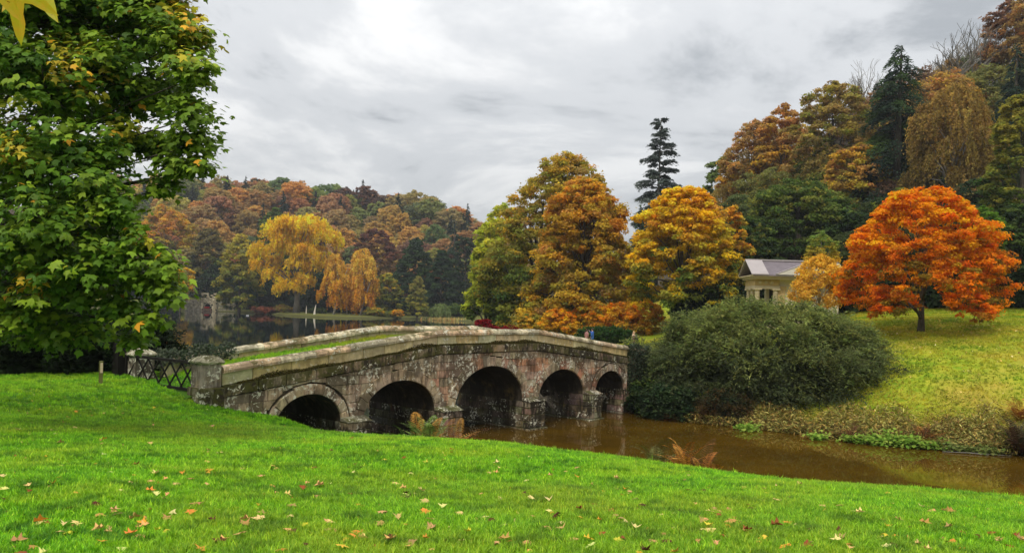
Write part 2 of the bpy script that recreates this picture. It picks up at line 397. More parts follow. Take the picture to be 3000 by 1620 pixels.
# ------------------------------------------------------------------ bridge
rnd = random.Random(11)
def bw(u, w, z): return BO + BD * u + BN * w + Vector((0, 0, z))
def T(u): return 4.42 - 0.1155 * max(0.0, abs(u) - 3.1)
def Stz(u): return T(u) - 0.96
ARCH = [(-9.15, 1.33, 1.03), (-5.05, 1.79, 1.28), (0.0, 2.17, 1.63), (5.05, 1.79, 1.28), (9.15, 1.33, 1.03)]
ZS = 1.25; RING = 0.42
UL, UR = -12.38, 12.6
bridge = empty('stone_bridge', tuple(bw(0, 2, 0)), BPH, 'old lichen spotted stone bridge with five arches over the brown river', 'bridge')
BINV = (Matrix.Translation(bw(0, 2, 0)) @ Matrix.Rotation(BPH, 4, 'Z')).inverted()
def bl(u, w, z): return Vector((u, w - 2.0, z))       # bridge-local point
def frac(x): return x - math.floor(x)
BUFF = [(0.72, 0.63, 0.37), (0.66, 0.58, 0.36), (0.74, 0.66, 0.44), (0.68, 0.53, 0.25)]
GREY = [(0.50, 0.41, 0.28), (0.42, 0.34, 0.24), (0.56, 0.45, 0.32), (0.47, 0.35, 0.24)]
PINK = [(0.58, 0.29, 0.19), (0.52, 0.30, 0.21), (0.60, 0.36, 0.25), (0.50, 0.34, 0.25), (0.58, 0.24, 0.14)]
def spandrel_colour(u, z):
    k = min(1, max(0, (u + 5.5) / 6.5)) * 0.8
    if abs(u + 2.6) < 1.3 and z < 2.6: k = 0.75
    k *= min(1, max(0.25, (Stz(u) - z) / 0.5))
    return rnd.choice(PINK) if rnd.random() < k else rnd.choice(GREY)
def mean_of(name): return (0.78, 0.64, 0.33) if name == 'parapet_slab' else (0.22, 0.16, 0.08) if name == 'band_stone' else (0.54, 0.39, 0.26)
def clip_poly(P, f):
    """keep the part of polygon P (list of (u,z)) where f(u,z) >= 0 (f linear)"""
    out = []
    for i in range(len(P)):
        a, b = P[i], P[(i + 1) % len(P)]; fa, fb = f(*a), f(*b)
        if fa >= 0: out.append(a)
        if (fa >= 0) != (fb >= 0):
            t = fa / (fa - fb); out.append((a[0] + (b[0] - a[0]) * t, a[1] + (b[1] - a[1]) * t))
    return out
def area(P): return 0.5 * sum(P[i][0] * P[(i + 1) % len(P)][1] - P[(i + 1) % len(P)][0] * P[i][1] for i in range(len(P)))
def stone(name, P, w_front, w_back, mat, col, gap=0.007, bev=0.018, local=True, mapf=None):
    """one stone from its outline P in the wall's plane, with joints recessed and edges worn"""
    if abs(area(P)) < 0.012: return None
    if area(P) < 0: P = P[::-1]
    cx = sum(p[0] for p in P) / len(P); cz = sum(p[1] for p in P) / len(P)
    def shrink(g, j=0.0):
        o = []
        for x, z in P:
            dx, dz = x - cx, z - cz; L = math.hypot(dx, dz) + 1e-6
            k = max(0.3, 1 - g * 1.25 / L)
            o.append((cx + dx * k + rnd.uniform(-j, j), cz + dz * k + rnd.uniform(-j, j)))
        return o
    mapf = mapf or bl
    sgn = 1 if w_back > w_front else -1
    A = shrink(gap); B = shrink(gap, 0.004); C = shrink(gap + bev, 0.006)
    n = len(P)
    V = [mapf(u, w_back, z) for u, z in A] + [mapf(u, w_front + bev * 0.8 * sgn, z) for u, z in B] + [mapf(u, w_front + rnd.uniform(-.004, .004), z) for u, z in C]
    Fc = [tuple(range(2 * n, 3 * n))]
    for i in range(n):
        j = (i + 1) % n
        Fc.append((i, j, n + j, n + i)); Fc.append((n + i, n + j, 2 * n + j, 2 * n + i))
    if sgn < 0: Fc = [f[::-1] for f in Fc]
    me = bpy.data.meshes.new(name); me.from_pydata([tuple(v) for v in V], [], Fc); me.materials.append(mat); me.update()
    return link(name, me, None, bridge, None, [k * .72 + .28 * q_ for k, q_ in zip([k * rnd.uniform(0.92, 1.08) for k in col], mean_of(name))])
def in_arch(u):
    for c, a, b in ARCH:
        if abs(u - c) < a: return ZS + b * math.sqrt(max(0, 1 - ((u - c) / a) ** 2))
    return None
# core: solid masonry with the five barrel vaults cut through it
us = set([UL, UR, -3.1, 3.1])
for c, a, b in ARCH:
    for k in range(0, 25): us.add(round(c - a * math.cos(math.pi * k / 24), 5))
us |= set(np.arange(UL, UR, 0.8).round(3).tolist()); us = sorted(us)
W0, W1 = 0.05, 3.95
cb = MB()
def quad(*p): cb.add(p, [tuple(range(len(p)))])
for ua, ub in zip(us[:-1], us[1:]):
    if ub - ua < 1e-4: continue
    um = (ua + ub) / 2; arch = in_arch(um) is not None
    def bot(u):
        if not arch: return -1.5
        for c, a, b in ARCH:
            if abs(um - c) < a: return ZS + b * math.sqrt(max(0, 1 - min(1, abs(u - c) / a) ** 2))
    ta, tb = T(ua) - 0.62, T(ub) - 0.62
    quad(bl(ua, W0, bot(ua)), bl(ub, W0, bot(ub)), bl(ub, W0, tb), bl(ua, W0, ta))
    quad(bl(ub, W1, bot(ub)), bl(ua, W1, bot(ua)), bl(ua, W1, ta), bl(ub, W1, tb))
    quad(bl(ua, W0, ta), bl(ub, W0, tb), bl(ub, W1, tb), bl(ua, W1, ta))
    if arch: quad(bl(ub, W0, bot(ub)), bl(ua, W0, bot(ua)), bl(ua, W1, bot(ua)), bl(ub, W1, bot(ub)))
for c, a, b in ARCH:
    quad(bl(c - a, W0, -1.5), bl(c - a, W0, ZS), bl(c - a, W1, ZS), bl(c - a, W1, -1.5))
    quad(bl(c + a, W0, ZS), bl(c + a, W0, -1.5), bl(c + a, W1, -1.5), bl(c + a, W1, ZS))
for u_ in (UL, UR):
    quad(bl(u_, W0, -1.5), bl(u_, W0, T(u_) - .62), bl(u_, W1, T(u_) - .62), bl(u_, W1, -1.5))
cb.build('core', M_CORE, bridge, (0.075, 0.06, 0.045))  # dark joint colour, lowered further to put the vaults' shade into it
# voussoir rings
def ell(c, a, b, t, off=0.0):
    x, z = a * math.cos(t), b * math.sin(t)
    nx, nz = math.cos(t) / a, math.sin(t) / b; L = math.hypot(nx, nz)
    return c + x + nx / L * off, ZS + z + nz / L * off
for ai, (c, a, b) in enumerate(ARCH):
    n = 17 if a > 2 else 15 if a > 1.5 else 11
    tt = [0.0]
    for k in range(n): tt.append(tt[-1] + rnd.uniform(0.8, 1.2))
    tt = [t / tt[-1] * math.pi for t in tt]
    for k in range(n):
        ring = RING + rnd.uniform(-0.05, 0.06) - (0.08 if a < 1.5 else 0)
        P = [ell(c, a, b, tt[k] + (tt[k + 1] - tt[k]) * j / 3, 0.0) for j in range(4)] + [ell(c, a, b, tt[k + 1] + (tt[k] - tt[k + 1]) * j / 3, ring) for j in range(4)]
        uu = P[0][0]
        kk = max(0, min(0.5, (uu + 2) / 16)); col = rnd.choice(PINK) if rnd.random() < kk else rnd.choice(GREY)
        P = clip_poly(P, lambda u, z: Stz(u) - 0.01 - z)
        if len(P) > 2: stone('voussoir', P, -0.035 - rnd.uniform(0, 0.02), 0.20, M_SPAN, [q * .97 for q in col])
# spandrel stones in courses
zrow = 0.62; rows = []
while zrow < 3.6:
    h = rnd.uniform(0.27, 0.37); rows.append((zrow, zrow + h)); zrow += h
brk = [UL]
for c, a, b in ARCH: brk += [c]
brk += [UR]
for z0, z1 in rows:
    u = UL
    cuts = [UL]
    while u < UR:
        u += rnd.uniform(0.45, 0.95)
        nb = min([q for q in brk if q > cuts[-1] + 1e-6], default=UR)
        if u > nb - 0.15: u = nb
        cuts.append(min(u, UR)); u = cuts[-1]
        if u >= UR - 1e-6: break
    for ua, ub in zip(cuts[:-1], cuts[1:]):
        zt = lambda u_: Stz(u_)
        L_, R_ = [], []
        bad = False
        N_ = 5
        for k in range(N_ + 1):
            z = z0 + (z1 - z0) * k / N_; l, r = ua, ub
            for c, a, b in ARCH:
                A_, B_ = a + RING - .02, b + RING - .02
                if z < ZS:
                    if z > 0.62: hw = a if z < ZS - .001 else A_
                    else: hw = a
                    hw = a
                elif z < ZS + B_: hw = A_ * math.sqrt(1 - ((z - ZS) / B_) ** 2)
                else: hw = 0
                if ua >= c - 1e-6 and l < c + hw: l = c + hw
                if ub <= c + 1e-6 and r > c - hw: r = c - hw
            L_.append((l, z)); R_.append((r, z))
        keep = [k for k in range(N_ + 1) if R_[k][0] - L_[k][0] > 0.03]
        if len(keep) < 2: continue
        lo_, hi_ = keep[0], keep[-1]
        P = R_[lo_:hi_ + 1] + L_[lo_:hi_ + 1][::-1]
        Q = [P[0]]
        for q in P[1:]:
            if math.hypot(q[0] - Q[-1][0], q[1] - Q[-1][1]) > 0.004: Q.append(q)
        P = Q
        for s_, k_ in ((-1, 1), (1, 1), (0, 0)):
            if s_ == 0: P = clip_poly(P, lambda u_, z_: 3.46 - 0.012 - z_)
            else: P = clip_poly(P, lambda u_, z_, s_=s_: 3.46 - 0.012 - 0.1155 * (s_ * u_ - 3.1) - z_)
            if len(P) < 3: break
        if len(P) < 3: continue
        cx = (ua + ub) / 2; cz = (z0 + z1) / 2
        if cz < 1.3 and -10.6 < cx < 10.6: continue       # the piers have their own blocks
        stone('wall_stone', P, -0.004 - rnd.uniform(0, 0.022), 0.12, M_SPAN, spandrel_colour(cx, cz))
# string band, parapet slabs and coping, near and far
def run(name, za, zb, w0, w1, lmin, lmax, mat, cols, umin=UL, umax=UR, sgn=1, bev=0.02):
    """blocks along the sloping parapet between offsets za..zb below its top, w0 facing out"""
    u = umin
    while u < umax - 0.05:
        v = min(umax, u + rnd.uniform(lmin, lmax))
        if umax - v < 0.5: v = umax
        for k in (-3.1, 3.1):
            if u < k - 0.02 < v and v - k < 0.6 : v = k
            elif u < k - 0.25 and v > k + 0.25: v = k
        seg = [u + (v - u) * i / 2 for i in range(3)]
        P = [(s_, T(s_) - zb) for s_ in seg] + [(s_, T(s_) - za) for s_ in seg[::-1]]
        stone(name, P, w0, w1, mat, rnd.choice(cols), 0.009, bev)
        u = v
run('band_stone', 0.60, 0.955, -0.075, 0.2, 0.9, 1.7, M_BAND, [tuple(k * .6 for k in g_) for g_ in GREY])
run('parapet_slab', 0.20, 0.60, 0.0, 0.33, 0.9, 1.6, M_SLAB, BUFF)
run('parapet_slab', 0.20, 0.72, 3.67, 4.0, 0.9, 1.7, M_SLAB, BUFF + GREY)
def coping(w0, w1):
    u = UL
    while u < UR - 0.05:
        v = min(UR, u + rnd.uniform(1.3, 2.1))
        if UR - v < 0.6: v = UR
        for k in (-3.1, 3.1):
            if u < k < v: v = k
        if v - u < 0.05: v = u + 0.4
        m = MB(); nseg = 5
        dz = rnd.uniform(-0.012, 0.012)
        prof = [(w0, -0.205), (w0 - .01, -0.12), (w0 + 0.05, -0.035), (w0 + 0.15, 0.0), ((w0 + w1) / 2, 0.012), (w1 - 0.15, 0.0), (w1 - 0.05, -0.035), (w1 + .01, -0.12), (w1, -0.205)]
        Vv = []
        for i in range(nseg + 1):
            s_ = u + 0.009 + (v - u - 0.018) * i / nseg; e_ = 0.012 if i in (0, nseg) else 0
            for (w, z) in prof:
                wc = (w0 + w1) / 2
                Vv.append(bl(s_, wc + (w - wc) * (1 - e_ * 2) + rnd.uniform(-.009, .009), T(s_) + z - e_ + dz + rnd.uniform(-.010, .008)))
        n = len(prof); Fc = []
        for i in range(nseg):
            for k in range(n):
                Fc.append((i * n + k, i * n + (k + 1) % n, (i + 1) * n + (k + 1) % n, (i + 1) * n + k))
        Fc.append(tuple(range(n))[::-1]); Fc.append(tuple(nseg * n + k for k in range(n)))
        m.add(Vv, [f[::-1] for f in Fc])
        col = rnd.choice([(0.76, 0.67, 0.47), (0.68, 0.62, 0.44), (0.76, 0.57, 0.38), (0.66, 0.57, 0.39), (0.74, 0.53, 0.34)])
        m.build('coping_stone', M_COPE, bridge, col, smooth=False)
        u = v
coping(-0.085, 0.42); coping(3.58, 4.085)
# piers: coursed blocks wrapped round the core, with sloping cutwater caps
def block(u0, u1, w0, w1, z0, z1, name='pier_stone', slope=0.0, col=None, mat=None):
    g = 0.008; b = 0.02
    m = MB()
    def ring(z, e):
        return [(u0 + g + e, w0 + g + e), (u1 - g - e, w0 + g + e), (u1 - g - e, w1 - g - e), (u0 + g + e, w1 - g - e)]
    Vv = []
    for z, e in ((z0 + g, b), (z0 + g + b, 0), (z1 - g - b, 0), (z1 - g, b)):
        for (u, w) in ring(z, e):
            zz = z + (slope * (w - w1) / (w1 - w0) * -1 * -1 if z > (z0 + z1) / 2 else 0)
            Vv.append(bl(u + rnd.uniform(-.005, .005), w + rnd.uniform(-.005, .005), zz))
    Fc = [(3, 2, 1, 0), (12, 13, 14, 15)]
    for r_ in range(3):
        for k in range(4): Fc.append((r_ * 4 + k, r_ * 4 + (k + 1) % 4, r_ * 4 + 4 + (k + 1) % 4, r_ * 4 + 4 + k))
    m.add(Vv, Fc)
    c_ = col or [q_ * .72 for q_ in rnd.choice(GREY)]
    return m.build(name, mat or M_PIER, bridge, [k * rnd.uniform(.8, 1.1) for k in c_])
PIERS = [(-10.75, -10.48, 0), (-7.82, -6.84, 1), (-3.26, -2.17, 1), (2.17, 3.26, 1), (6.84, 7.82, 1)]
for (u0, u1, cut) in PIERS:
    zz = [-0.9, 0.06, 0.36, 0.66, 0.96, 1.24]
    if cut:
        for k in range(5):
            z0, z1 = zz[k], zz[k + 1]; ext = 0.10 if k == 0 else 0.0
            um = u0 + (u1 - u0) * (0.42 if k % 2 else 0.58)
            block(u0 - 0.035 - ext, um, -0.42 - ext, 0.02, z0, z1); block(um, u1 + 0.035 + ext, -0.42 - ext, 0.02, z0, z1)
        block(u0 - 0.06, u1 + 0.06, -0.46, -0.01, 1.24, 1.42, 'cutwater_cap', slope=0.16, col=(0.30, 0.27, 0.19), mat=M_SPAN)
    # the face of the pier inside the arch to its left, the one the camera sees
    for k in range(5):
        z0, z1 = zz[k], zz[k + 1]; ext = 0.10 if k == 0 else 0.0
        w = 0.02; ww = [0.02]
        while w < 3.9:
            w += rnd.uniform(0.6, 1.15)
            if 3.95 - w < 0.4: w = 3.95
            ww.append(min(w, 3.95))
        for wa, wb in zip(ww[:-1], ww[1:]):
            if cut: block(u0 - 0.035 - ext - rnd.uniform(0, .012), u0 + 0.10, wa, wb, z0, z1, col=(.13, .115, .085) if wa > .7 else (.22, .19, .14))  # side blocks darkened, more so deeper in: arch shade put into the colour
            if not cut or u0 > 5: pass
# abutment inside the last arch
zz = [-0.9, 0.06, 0.40, 0.70, 1.0, 1.25]
for k in range(5):
    for j in range(4): block(10.44, 10.6, 0.02 + j * 0.98, 0.02 + (j + 1) * 0.98, zz[k], zz[k + 1])
# deck: earth and turf between the parapets
dk = MB(); uu = np.linspace(UL - 2.4, UR, 44)
def DZ(u): return T(min(max(u, UL), UR)) - 0.43 - 0.26 * sst(10.5, 13, abs(u)) - .28 * max(0.0, UL - u)
dV = []; nW = 7
for u in uu:
    for j in range(nW):
        w = 0.32 + (3.68 - 0.32) * j / (nW - 1); dV.append(bl(u, w, DZ(u) + 0.05 * math.sin(j / (nW - 1) * math.pi) + rnd.uniform(-.012, .012)))
dF = [(i * nW + j, (i + 1) * nW + j, (i + 1) * nW + j + 1, i * nW + j + 1) for i in range(len(uu) - 1) for j in range(nW - 1)]
dk.add(dV, dF)
M_TURF = mat_plain('turf', (0.055, 0.13, 0.010), 0.95, 20, 0.4, 0.1)
dk.build('deck', M_TURF, bridge, smooth=True)
# ---- end pillars (near and far side of the left end)
def pillar(uc, wc, label, hgt=1.0):
    zb = DZ(UL) + 0.0 - 0.05
    base = bw(uc, wc, 0); zg = 2.35
    t = empty('stone_pillar', (base.x, base.y, zg), BPH, label, 'pillar', 'pillars at the end of the bridge')
    rr = random.Random(int(wc * 10) + 3)
    def bx(name, sx, sy, z0, z1, mat, col, bev=0.03, j=0.012, top=1.0):
        m = MB(); Vv = []
        for z, e in ((z0, 0), (z0 + bev, -0.0), (z1 - bev, 0), (z1, bev)):
            k = 1 if z < z1 - bev * .5 else top
            for a_, b_ in ((-1, -1), (1, -1), (1, 1), (-1, 1)): Vv.append((a_ * (sx / 2 - e) * k + rr.uniform(-j, j), b_ * (sy / 2 - e) * k + rr.uniform(-j, j), z - zg + rr.uniform(-j, j) * .5))
        Fc = [(3, 2, 1, 0), (12, 13, 14, 15)]
        for r_ in range(3):
            for k in range(4): Fc.append((r_ * 4 + k, r_ * 4 + (k + 1) % 4, r_ * 4 + 4 + (k + 1) % 4, r_ * 4 + 4 + k))
        m.add(Vv, Fc); return m.build(name, mat, t, col)
    bx('plinth', 0.78, 0.78, 1.9, 2.72, M_BAND, (0.27, 0.25, 0.18))
    bx('shaft', 0.63, 0.63, 2.72, 3.44, M_SPAN, (0.33, 0.29, 0.24), 0.015, 0.005)
    m = MB()
    # worn cap: overhanging slab rising to a low blunt pyramid
    n = 16; prof = [(0.37, 3.43), (0.41, 3.47), (0.395, 3.53), (0.31, 3.60), (0.19, 3.655), (0.0, 3.67)]
    Vv = []
    for r_, z in prof[:-1]:
        for k in range(n):
            a_ = 2 * math.pi * k / n; cx_, sy_ = math.cos(a_), math.sin(a_); s_ = r_ / max(abs(cx_), abs(sy_)) ** 0.8
            Vv.append((cx_ * s_ + rr.uniform(-.02, .02), sy_ * s_ + rr.uniform(-.02, .02), z - zg + rr.uniform(-.02, .02)))
    Vv.append((0, 0, 3.68 - zg)); Fc = []
    for i in range(len(prof) - 2):
        for k in range(n): Fc.append((i * n + k, i * n + (k + 1) % n, (i + 1) * n + (k + 1) % n, (i + 1) * n + k))
    q = (len(prof) - 2) * n
    for k in range(n): Fc.append((q + k, q + (k + 1) % n, len(Vv) - 1))
    Fc.append(tuple(range(n))[::-1]); m.add(Vv, Fc); m.build('cap', M_COPE, t, (0.40, 0.38, 0.27))
    return t
pillar(-12.76, 0.26, 'lichen covered square stone pillar between the lattice gate and the near parapet')
pillar(-13.0, 4.05, 'mossy square stone pillar behind the far end of the lattice gate')
# ---- lattice gate closing the bridge
ga = bw(-12.95, 0.62, 0); gb = bw(-13.35, 4.35, 0)
gd = (gb - ga); gL = gd.length; gphi = math.atan2(gd.y, gd.x)
zg0, zg1 = 2.54, 3.43
gate = empty('lattice_gate', (ga.x, ga.y, zg0), gphi, 'low dark wooden gate of crossed slats at the left end of the bridge', 'gate')
M_GATE = mat_plain('dark_weathered_timber', (0.014, 0.012, 0.010), 0.8, 30, 0.4, 0.12)
def gpart(name, a, b, w, h, up=(0, 1, 0)):
    m = MB(); m.bar(a, b, w, h, up); return m.build(name, M_GATE, gate)
H = zg1 - zg0
gpart('rail', (0, 0, H), (gL, 0, H), 0.075, 0.085, (0, 0, 1)); gpart('rail', (0, 0, 0.05), (gL, 0, 0.05), 0.075, 0.085, (0, 0, 1))
gpart('stile', (0.03, 0, 0.0), (0.03, 0, H + .02), 0.08, 0.07); gpart('stile', (gL - 0.03, 0, 0.0), (gL - 0.03, 0, H + .16), 0.08, 0.07)
nX = 6; px_ = (gL - 0.12) / nX; half = px_ * 0.56
for k in range(nX):
    c_ = 0.06 + px_ * (k + 0.5)
    gpart('slat', (c_ - half, -0.028, 0.07), (c_ + half, -0.028, H - .03), 0.05, 0.03); gpart('slat', (c_ + half, 0.004, 0.07), (c_ - half, 0.004, H - .03), 0.05, 0.03)
m = MB(); m.box((0, 0, 0.35), (0.34, 0.30, 1.5)); m.box((0, 0, 1.13), (0.38, 0.34, 0.06), taper=0.7)
gp = m.build('gate_post', M_GATE); gp.location = (gb.x - 0.22, gb.y + 0.02, gz(gb.x - .22, gb.y) - .0 ); gp.rotation_euler = (0, 0, gphi)
tag(gp, 'thick dark timber post at the far left end of the lattice gate', 'gate post')
# ---- short marker post in the grass left of the gate
pp = at(295, 1112, 24.0)
mp = empty('marker_post', (pp.x, pp.y, gz(pp.x, pp.y) - 0.05), 0.5, 'short square wooden post standing in the grass left of the gate', 'post')
m = MB(); m.box((0, 0, 0.35), (0.11, 0.11, 0.80)); m.build('shaft', mat_plain('mossy_timber', (0.12, 0.115, 0.03), 0.85, 14, 0.5), mp)
m = MB(); m.box((0.012, -0.059, 0.55), (0.07, 0.010, 0.30)); m.build('marker_plate', mat_plain('pale_plate', (0.55, 0.42, 0.28), 0.6, 25, 0.5), mp)
# ------------------------------------------------------------------ foliage machinery
def unit(v): return v / (np.linalg.norm(v, axis=1, keepdims=True) + 1e-9)
def rdir(rs, n): return unit(rs.normal(size=(n, 3)))
DIAMOND = (np.array([(0, 0, 0), (0.5, 0.42, 0.08), (0, 1, 0), (-0.5, 0.42, 0.08)], float), [(0, 1, 2, 3)])
def leaf_batch(P, Nn, size, cols, rs, wid=0.62, Tdir=None, shape='diamond', fold=0.12):
    """arrays of pointed leaf faces at P with normal Nn; returns V, F(quads), C"""
    n = len(P)
    Nn = unit(Nn)
    r = rdir(rs, n) if Tdir is None else Tdir
    T_ = unit(r - (r * Nn).sum(1, keepdims=True) * Nn)
    B_ = np.cross(Nn, T_)
    sz = (size if hasattr(size, '__len__') else np.full(n, size)) * rs.uniform(0.65, 1.35, n)
    L = sz[:, None]; w = L * wid * 0.5
    V = np.empty((n, 4, 3))
    V[:, 0] = P - T_ * L * 0.5
    V[:, 1] = P + B_ * w - T_ * L * 0.06 + Nn * L * fold
    V[:, 2] = P + T_ * L * 0.5
    V[:, 3] = P - B_ * w - T_ * L * 0.06 + Nn * L * fold
    Fc = np.arange(n * 4).reshape(n, 4)
    C = np.repeat(cols, 4, 0)
    return V.reshape(-1, 3), Fc, C
def pick(rs, pal, n, jit=0.18):
    pal = np.array(pal, float)
    i = rs.randint(0, len(pal), n); j = rs.randint(0, len(pal), n); t = rs.uniform(0, .5, (n, 1))
    c = pal[i] * (1 - t) + pal[j] * t
    return c
PROF = {
 'round': lambda t: np.sqrt(np.clip(1 - (2 * t - 0.95) ** 2 * 0.98, 0.02, 1)),
 'dome': lambda t: np.sqrt(np.clip(1 - t ** 2.2, 0.02, 1)) * (0.86 + 0.14 * np.clip(t * 4, 0, 1)),
 'tall': lambda t: np.clip(np.sin(np.pi * np.clip(t * 0.80 + 0.2, 0, 1)) ** 0.6, 0.05, 1),
 'cone': lambda t: np.clip(1.02 - t, 0.03, 1) ** 0.8,
 'broadcone': lambda t: np.clip(1.03 - t ** 1.25, 0.05, 1),
 'vase': lambda t: np.clip(0.45 + 0.9 * t - 0.9 * np.clip(t - .55, 0, 1) ** 1.1 * 2.0, 0.1, 1),
}
def crown_points(rs, H0, H1, RX, RY, prof, nl, lobe, nleaf, pal, palb=None, subk=9, fuzz=0.10, flat=0.7, size=0.3, up=0.55, droop=0.0, low=0.15, shell=0.62, skew=0.0, CR=None):
    """lumpy crown: lobes on an envelope, sub-lobes on each lobe, leaves on each sub-lobe"""
    f = PROF[prof]; nl = int(nl * 1.35)
    t = (np.arange(nl) + rs.uniform(0, 1, nl)) / nl
    t = t ** 0.92
    th = np.arange(nl) * 2.39996 + rs.uniform(-.4, .4, nl)
    rr = f(t) * (shell + (1 - shell) * rs.uniform(0, 1, nl) ** 0.5) * (1 - lobe * 0.62) * rs.uniform(0.9, 1.12, nl)
    pad = min(lobe * (RX + RY) * 0.5 * 0.72, 0.4 * (H1 - H0))
    C = np.c_[np.cos(th) * rr * RX + skew * t * RX, np.sin(th) * rr * RY, H0 + pad * 0.45 + t * (H1 - H0 - 1.4 * pad)]
    rad = lobe * (RX + RY) / 2 * rs.uniform(0.9, 1.45, nl) * (0.62 + 0.38 * f(t))
    if CR is not None: C, rad = CR; nl = len(C); t = np.full(nl, .5)
    out = []
    ns = nl * subk
    li = np.repeat(np.arange(nl), subk)
    d = rdir(rs, ns)
    outw = unit(np.c_[C[li, :2], np.full(ns, 0.35 * RX)])
    d = unit(d + outw * 0.55)
    d[:, 2] = np.where((d[:, 2] < -0.45) & (np.repeat(t, subk) > .25), -d[:, 2] * 0.6, d[:, 2])
    SC = C[li] + d * rad[li, None] * np.array([1, 1, 0.85]) * rs.uniform(0.7, 1.05, (ns, 1))
    SR = rad[li] * rs.uniform(0.30, 0.55, ns)
    w = SR ** 2; w /= w.sum()
    k = rs.choice(ns, nleaf, p=w)
    dl = rdir(rs, nleaf); dl[:, 2] = np.where((dl[:, 2] < -0.2) & (rs.rand(nleaf) < 0.6), -dl[:, 2], dl[:, 2])
    q = rs.uniform(0, 1, nleaf) ** 0.45 * (1 + rs.exponential(fuzz, nleaf))
    P = SC[k] + dl * (SR[k] * q)[:, None] * np.array([1.15, 1.15, flat])
    if droop > 0:
        P[:, 2] -= droop * rs.uniform(0, 1, nleaf) ** 1.5
    Nn = dl * 0.6 + np.array([0, 0, up]) + rs.normal(size=(nleaf, 3)) * 0.42
    tt = np.clip((P[:, 2] - H0) / (H1 - H0), 0, 1)
    sc = pick(rs, pal, ns)
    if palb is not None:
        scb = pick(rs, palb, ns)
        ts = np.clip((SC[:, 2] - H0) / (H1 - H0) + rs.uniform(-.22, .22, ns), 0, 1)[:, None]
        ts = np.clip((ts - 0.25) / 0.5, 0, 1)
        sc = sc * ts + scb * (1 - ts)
    sc = sc * rs.uniform(0.78, 1.2, (ns, 1))
    col = sc[k] * rs.uniform(0.72, 1.28, (nleaf, 1)) * (1 + rs.normal(size=(nleaf, 3)) * 0.05)
    keep = P[:, 2] > H0 - 0.5
    return P[keep], Nn[keep], np.clip(col[keep], 0.002, 0.95), C, rad
def limbs_mesh(rs, base_r, H0, H1, C, lean=(0, 0), forks=10, name='trunk', mat=None, sides=7, z0=-0.4, twigs=0):
    m = MB()
    n = 7; zt = H0 + (H1 - H0) * 0.72
    pts = []
    for i in range(n):
        t = i / (n - 1)
        pts.append((lean[0] * t ** 1.3 + rs.uniform(-.12, .12) * base_r * 2 * (i > 0), lean[1] * t + rs.uniform(-.12, .12) * base_r * 2 * (i > 0), z0 + (zt - z0) * t))
    rad = [base_r * (1.35 if i == 0 else 1.0) * (1 - 0.8 * (i / (n - 1)) ** 1.1) for i in range(n)]
    m.tube(pts, rad, sides)
    idx = rs.permutation(len(C))[:forks]
    for k in idx:
        c = C[k]; zb = z0 + (c[2] - z0) * rs.uniform(0.35, 0.6); zb = max(H0 * 0.8, min(zb, zt * 0.95))
        t = (zb - z0) / (zt - z0); bx = lean[0] * t ** 1.3; by = lean[1] * t
        r0 = base_r * (1 - 0.8 * t) * 0.55
        p0 = np.array([bx, by, zb]); p3 = np.array(c); mid1 = p0 * .62 + p3 * .38 + np.array([0, 0, 0.05 * (H1 - H0)]); mid2 = p0 * .25 + p3 * .75 + rs.uniform(-.3, .3, 3) * base_r * 2
        m.tube([p0, mid1, mid2, p3], [r0, r0 * .7, r0 * .4, r0 * .12], 5)
        for j in range(twigs):
            d = rs.normal(size=3); d[2] = abs(d[2]); d /= np.linalg.norm(d); q0 = mid1 * (1 - j / twigs) + p3 * (j / twigs)
            q1 = q0 + d * rs.uniform(.5, 1.1) * base_r * 3.5
            m.tube([q0, (q0 + q1) / 2 + rs.uniform(-.1, .1, 3), q1], [r0 * .3, r0 * .18, r0 * .05], 4)
    return m.me(name, mat, True)
def leaves_me(name, P, Nn, col, size, rs, mat=None, wid=0.62, Tdir=None):
    if mat is None:                     # tree crowns seen from afar: one pointed, slightly skewed face per leaf spray
        n = len(P); N_ = unit(Nn); r = rdir(rs, n) if Tdir is None else Tdir
        T_ = unit(r - (r * N_).sum(1, keepdims=True) * N_); B_ = np.cross(N_, T_)
        L = ((size if hasattr(size, '__len__') else np.full(n, size)) * rs.uniform(0.65, 1.4, n))[:, None]; w = L * wid * 0.72
        V = np.empty((n, 3, 3)); k = rs.uniform(-.35, .1, (n, 1))
        V[:, 0] = P - T_ * L * .45 + B_ * w * .75; V[:, 1] = P + T_ * L * .55; V[:, 2] = P + T_ * L * k - B_ * w
        return mesh_np(name, V.reshape(-1, 3), np.arange(n * 3).reshape(n, 3), 3, np.repeat(col, 3, 0), mat=M_LEAF)
    V, Fq, C = leaf_batch(P, Nn, size, col, rs, wid, Tdir)
    return mesh_np(name, V, Fq, 4, C, mat=mat or M_LEAF)
def place_tree(name, px, Y, label, cat, crown_me, trunk_me=None, group=None, color=(1, 1, 1), z=None, rz=0.0, sc=1.0, xy=None):
    if xy is None:
        zg = 0.0
        for _ in range(4):
            a, _b = ray(px, HC + (ZC - zg) / Y * F); x = a * Y; zg = gz(x, Y)
    else: x, Y = xy; zg = gz(x, Y)
    if z is not None: zg = z
    t = empty(name, (x, Y, zg), rz, label, cat, group); t.scale = (sc, sc, sc)
    if trunk_me is not None: link('trunk', trunk_me, None, t)
    link('crown', crown_me, None, t, None, color)
    return t, zg
def hgt(px, py, Y):            # height above the water of a picture point at a distance
    return at(px, py, Y).z
